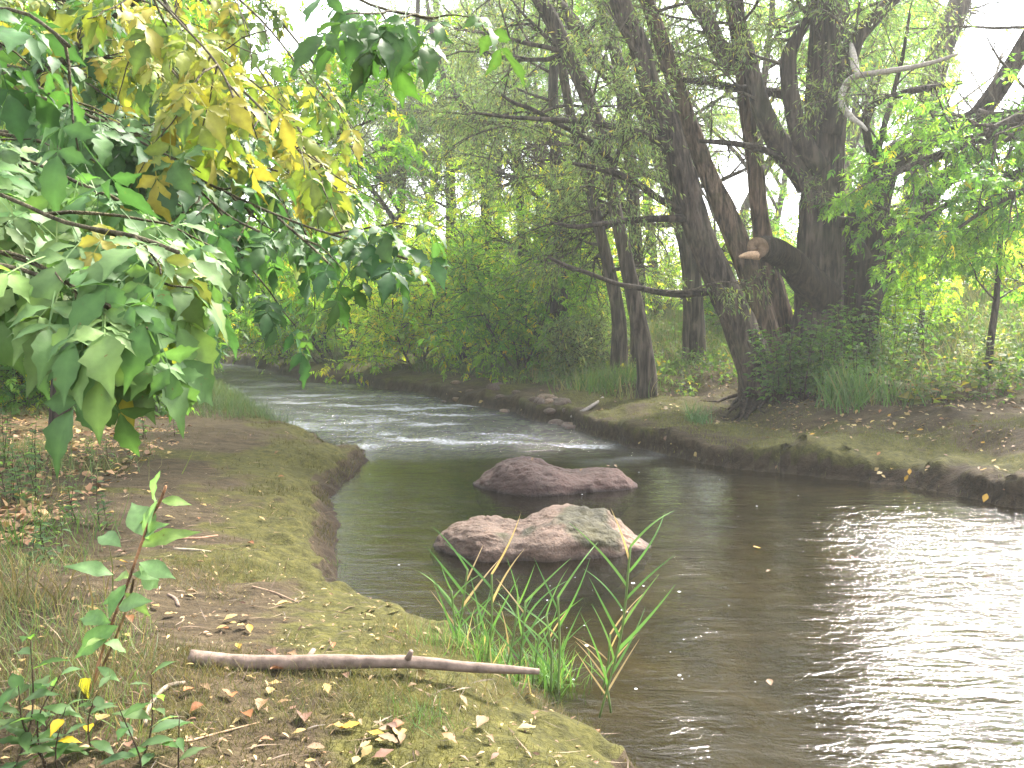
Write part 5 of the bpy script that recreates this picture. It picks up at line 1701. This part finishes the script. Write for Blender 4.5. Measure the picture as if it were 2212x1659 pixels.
kinds = list(FCOL)
spots = []
for cx, cy, sx, sy, n in ((520, 1362, 34, 20, 9), (815, 1590, 34, 24, 9), (480, 1490, 40, 22, 7), (765, 1645, 34, 16, 4), (560, 1195, 8, 6, 0), (780, 1455, 10, 8, 2), (415, 1290, 6, 6, 2), (640, 1580, 50, 40, 5)):
    spots += [(cx + rs.normal(0, sx), cy + rs.normal(0, sy)) for _ in range(n)]
n0 = len(spots)
while len(spots) < 150:
    px, py = rs.uniform(20, 1250), 860 + 790 * rs.rand() ** 1.35
    g = G(px, py, .3)
    z, s_, lf = look(g[None])
    if lf[0] and s_[0] > .1: spots.append((px, py))
for px, py in spots:
    p = GH(px, min(py, 1655))
    z, s_, lf = look(p[None])
    if not lf[0] or s_[0] < .03: continue
    nm = kinds[rs.choice(5, p=(.36, .26, .14, .19, .05))]
    near = p[1] < 4.2
    leaf_at(p + (0, 0, .012), nm, (.062 if near else .055) * rs.uniform(.6, 1.3), f"{nm} fallen leaf lying on the left bank {'around the stick' if near else 'beyond the tall weed'}",
            'fallen leaves on the left bank', rs.uniform(0, 6.28))
cnt = 0
while cnt < 135:
    px, py = rs.uniform(720, 2205), rs.uniform(790, 1085)
    if py > np.interp(px, (720, 832, 1104, 1370, 1708, 2212), (826, 838, 886, 962, 1018, 1098)) or (px < 1200 and py < 815 + (px - 720) * .06): continue
    p = GH(px, py)
    z, s_, lf = look(p[None])
    if lf[0] or s_[0] < .03 or s_[0] > 6: continue
    nm = kinds[rs.choice(5, p=(.55, .2, .06, .12, .07))]
    far = px < 1260
    leaf_at(p + (0, 0, .012), nm, .075 * rs.uniform(.6, 1.25) * (1.25 if far else 1), f"{nm} fallen leaf lying on the mossy right bank {'beside the rapids' if far else 'below the great willow'}", 'fallen leaves on the right bank', rs.uniform(0, 6.28))
    cnt += 1
for px, py, nm, sz, lb, z in [(2128, 1077, 'golden', .10, 'large golden leaf stuck at the waterline near the right edge', .05), (1765, 1012, 'golden', .10, 'long golden leaf at the lip of the right bank', .06), (1663, 1476, 'tan', .06, 'tan leaf floating on the brown water at the lower right', .008),
                              (1290, 1585, 'orange-brown', .05, 'orange leaf floating by the bank at the bottom', .008), (1893, 1648, 'pale yellow', .04, 'pale leaf floating at the bottom edge', .008), (1845, 1208, 'orange-brown', .07, 'orange-brown leaf floating near the reflection of the sky', .008),
                              (1635, 1183, 'golden', .06, 'golden leaf at the waterline of the pink boulder, right end', .012), (1085, 1202, 'orange-brown', .05, 'orange leaf at the waterline of the pink boulder, left end', .008), (1660, 1234, 'tan', .045, 'tan leaf drifting in midstream', .008)]:
    leaf_at(G(px, py, z), nm, sz, lb, None, rs.uniform(0, 6.28), (0, 0, 1) if z < .02 else (-.2, -.6, .7))
for px, py, z in ((1150, 1000, .27), (1085, 1032, .2), (1255, 1018, .165), (1315, 1016, .20), (1330, 1012, .2)):
    q = P(px, py, 9.0)
    q[2] = z
    leaf_at(q, 'tan', .05, 'small tan leaf resting on the dark two-humped boulder', 'fallen leaves on the dark boulder', rs.uniform(0, 6), (0, -.3, .95))
# too many to count: the leaf litter under the shrubs
mb = MB()
q, s_, lf, px = wedge(rs, 9000, 5.2, 20, -100, 520, 1.2)
k = lf & (s_ > 1.7) & keep_noise(q, .9, 1, -.4, .1, rs)
n = k.sum()
emit_mix(mb, OV + OVB, rs, q[k] + (0, 0, .012), norm(np.column_stack([rs.normal(0, 1, n), rs.normal(0, 1, n), rs.normal(0, .25, n)])), norm(rs.normal(0, .3, (n, 3)) + (0, 0, 1)), .065 * rs.uniform(.6, 1.3, n),
         palette(rs, n, [(.30, .18, .09), (.22, .13, .07), (.42, .28, .12), (.16, .09, .05), (.5, .36, .1)], [4, 4, 2, 3, .6]))
q, s_, lf, px = wedge(rs, 8000, 8, 24, 1150, 2400, 1.0)
k = (~lf) & (s_ > 1.0) & keep_noise(q, .7, 6, -.3, .2, rs)
n = k.sum()
emit_mix(mb, OV + OVB, rs, q[k] + (0, 0, .014), norm(np.column_stack([rs.normal(0, 1, n), rs.normal(0, 1, n), rs.normal(0, .25, n)])), norm(rs.normal(0, .3, (n, 3)) + (0, 0, 1)), .062 * rs.uniform(.6, 1.3, n),
         palette(rs, n, [(.26, .16, .08), (.18, .11, .06), (.36, .26, .1), (.13, .08, .045)], [4, 3, 3, 2]))
q, s_, lf, px = wedge(rs, 1500, 2.5, 7, -100, 1300, 1.3)
k = lf & (s_ > .1)
n = k.sum()
emit_mix(mb, OV, rs, q[k] + (0, 0, .01), norm(np.column_stack([rs.normal(0, 1, n), rs.normal(0, 1, n), rs.normal(0, .2, n)])), norm(rs.normal(0, .3, (n, 3)) + (0, 0, 1)), .024 * rs.uniform(.5, 1.5, n),
         palette(rs, n, [(.26, .17, .09), (.18, .11, .07), (.34, .25, .11)], [4, 4, 2]))
q, s_, lf, px = wedge(rs, 2600, 2.4, 11, -150, 1400, 1.1)
k = lf & (s_ > .08)
n = k.sum()
emit_mix(mb, [T_narrow(.05, .1), T_narrow(.035, -.1)], rs, q[k] + (0, 0, .008), norm(np.column_stack([rs.normal(0, 1, n), rs.normal(0, 1, n), rs.normal(0, .12, n)])), norm(rs.normal(0, .3, (n, 3)) + (0, 0, 1)), .07 * rs.uniform(.4, 2.0, n),
         palette(rs, n, [(.15, .10, .065), (.09, .06, .04), (.24, .18, .11), (.05, .035, .025)], [4, 4, 2, 3]))
tag(mb.build('leaf_litter', M_FALLEN), 'brown and tan leaf litter strewn under the shrubs and over both banks', 'leaf litter', kind='stuff')

# flecks of foam drifting on the water
mb = MB()
m = 80
px, py = rs.uniform(760, 2200, m), rs.uniform(960, 1500, m)
q = np.array([G(a, b, .012) for a, b in zip(px, py)])
z, s_, lf = look(q)
q = q[s_ < -.15]
n = len(q)
a6 = np.linspace(0, 2 * pi, 7)[:-1]
disc = (np.concatenate([[(0, 0, .25)], np.stack([np.cos(a6), np.sin(a6), 0 * a6], 1)]), [np.array([(0, 1 + i, 1 + (i + 1) % 6) for i in range(6)])])
emit(mb, disc, q, np.tile((1.0, 0, 0), (n, 1)), np.tile((0, 0, 1.0), (n, 1)), rs.gamma(2.0, .0016, n) + .0015, np.full((n, 3), .72))
tag(mb.build('foam_flecks', M_FOAM), 'small white flecks of foam drifting on the stream', 'foam', kind='stuff')


# ------------------------------------------------------------------ thin haze volume added to imitate the milky veil of the lens
hz = bpy.data.materials.new('lens_veil')
hz.use_nodes = True
nt = hz.node_tree
nt.nodes.clear()
ho = nt.nodes.new('ShaderNodeOutputMaterial')
pv = nt.nodes.new('ShaderNodeVolumePrincipled')
pv.inputs['Color'].default_value = (.93, .95, .92, 1)
pv.inputs['Density'].default_value = VEIL_HAZE
pv.inputs['Anisotropy'].default_value = .3
nt.links.new(pv.outputs[0], ho.inputs['Volume'])
v = np.array([(x, y, z) for z in (-3, 24) for y in (-230, 230) for x in (-230, 230)], float)
o = MB().add(v, np.array([(0, 2, 3, 1), (4, 5, 7, 6), (0, 1, 5, 4), (2, 6, 7, 3), (0, 4, 6, 2), (1, 3, 7, 5)])).build('haze', hz, smooth=False)
tag(o, 'thin pale haze volume added over the scene to imitate lens veil', 'haze', kind='stuff')
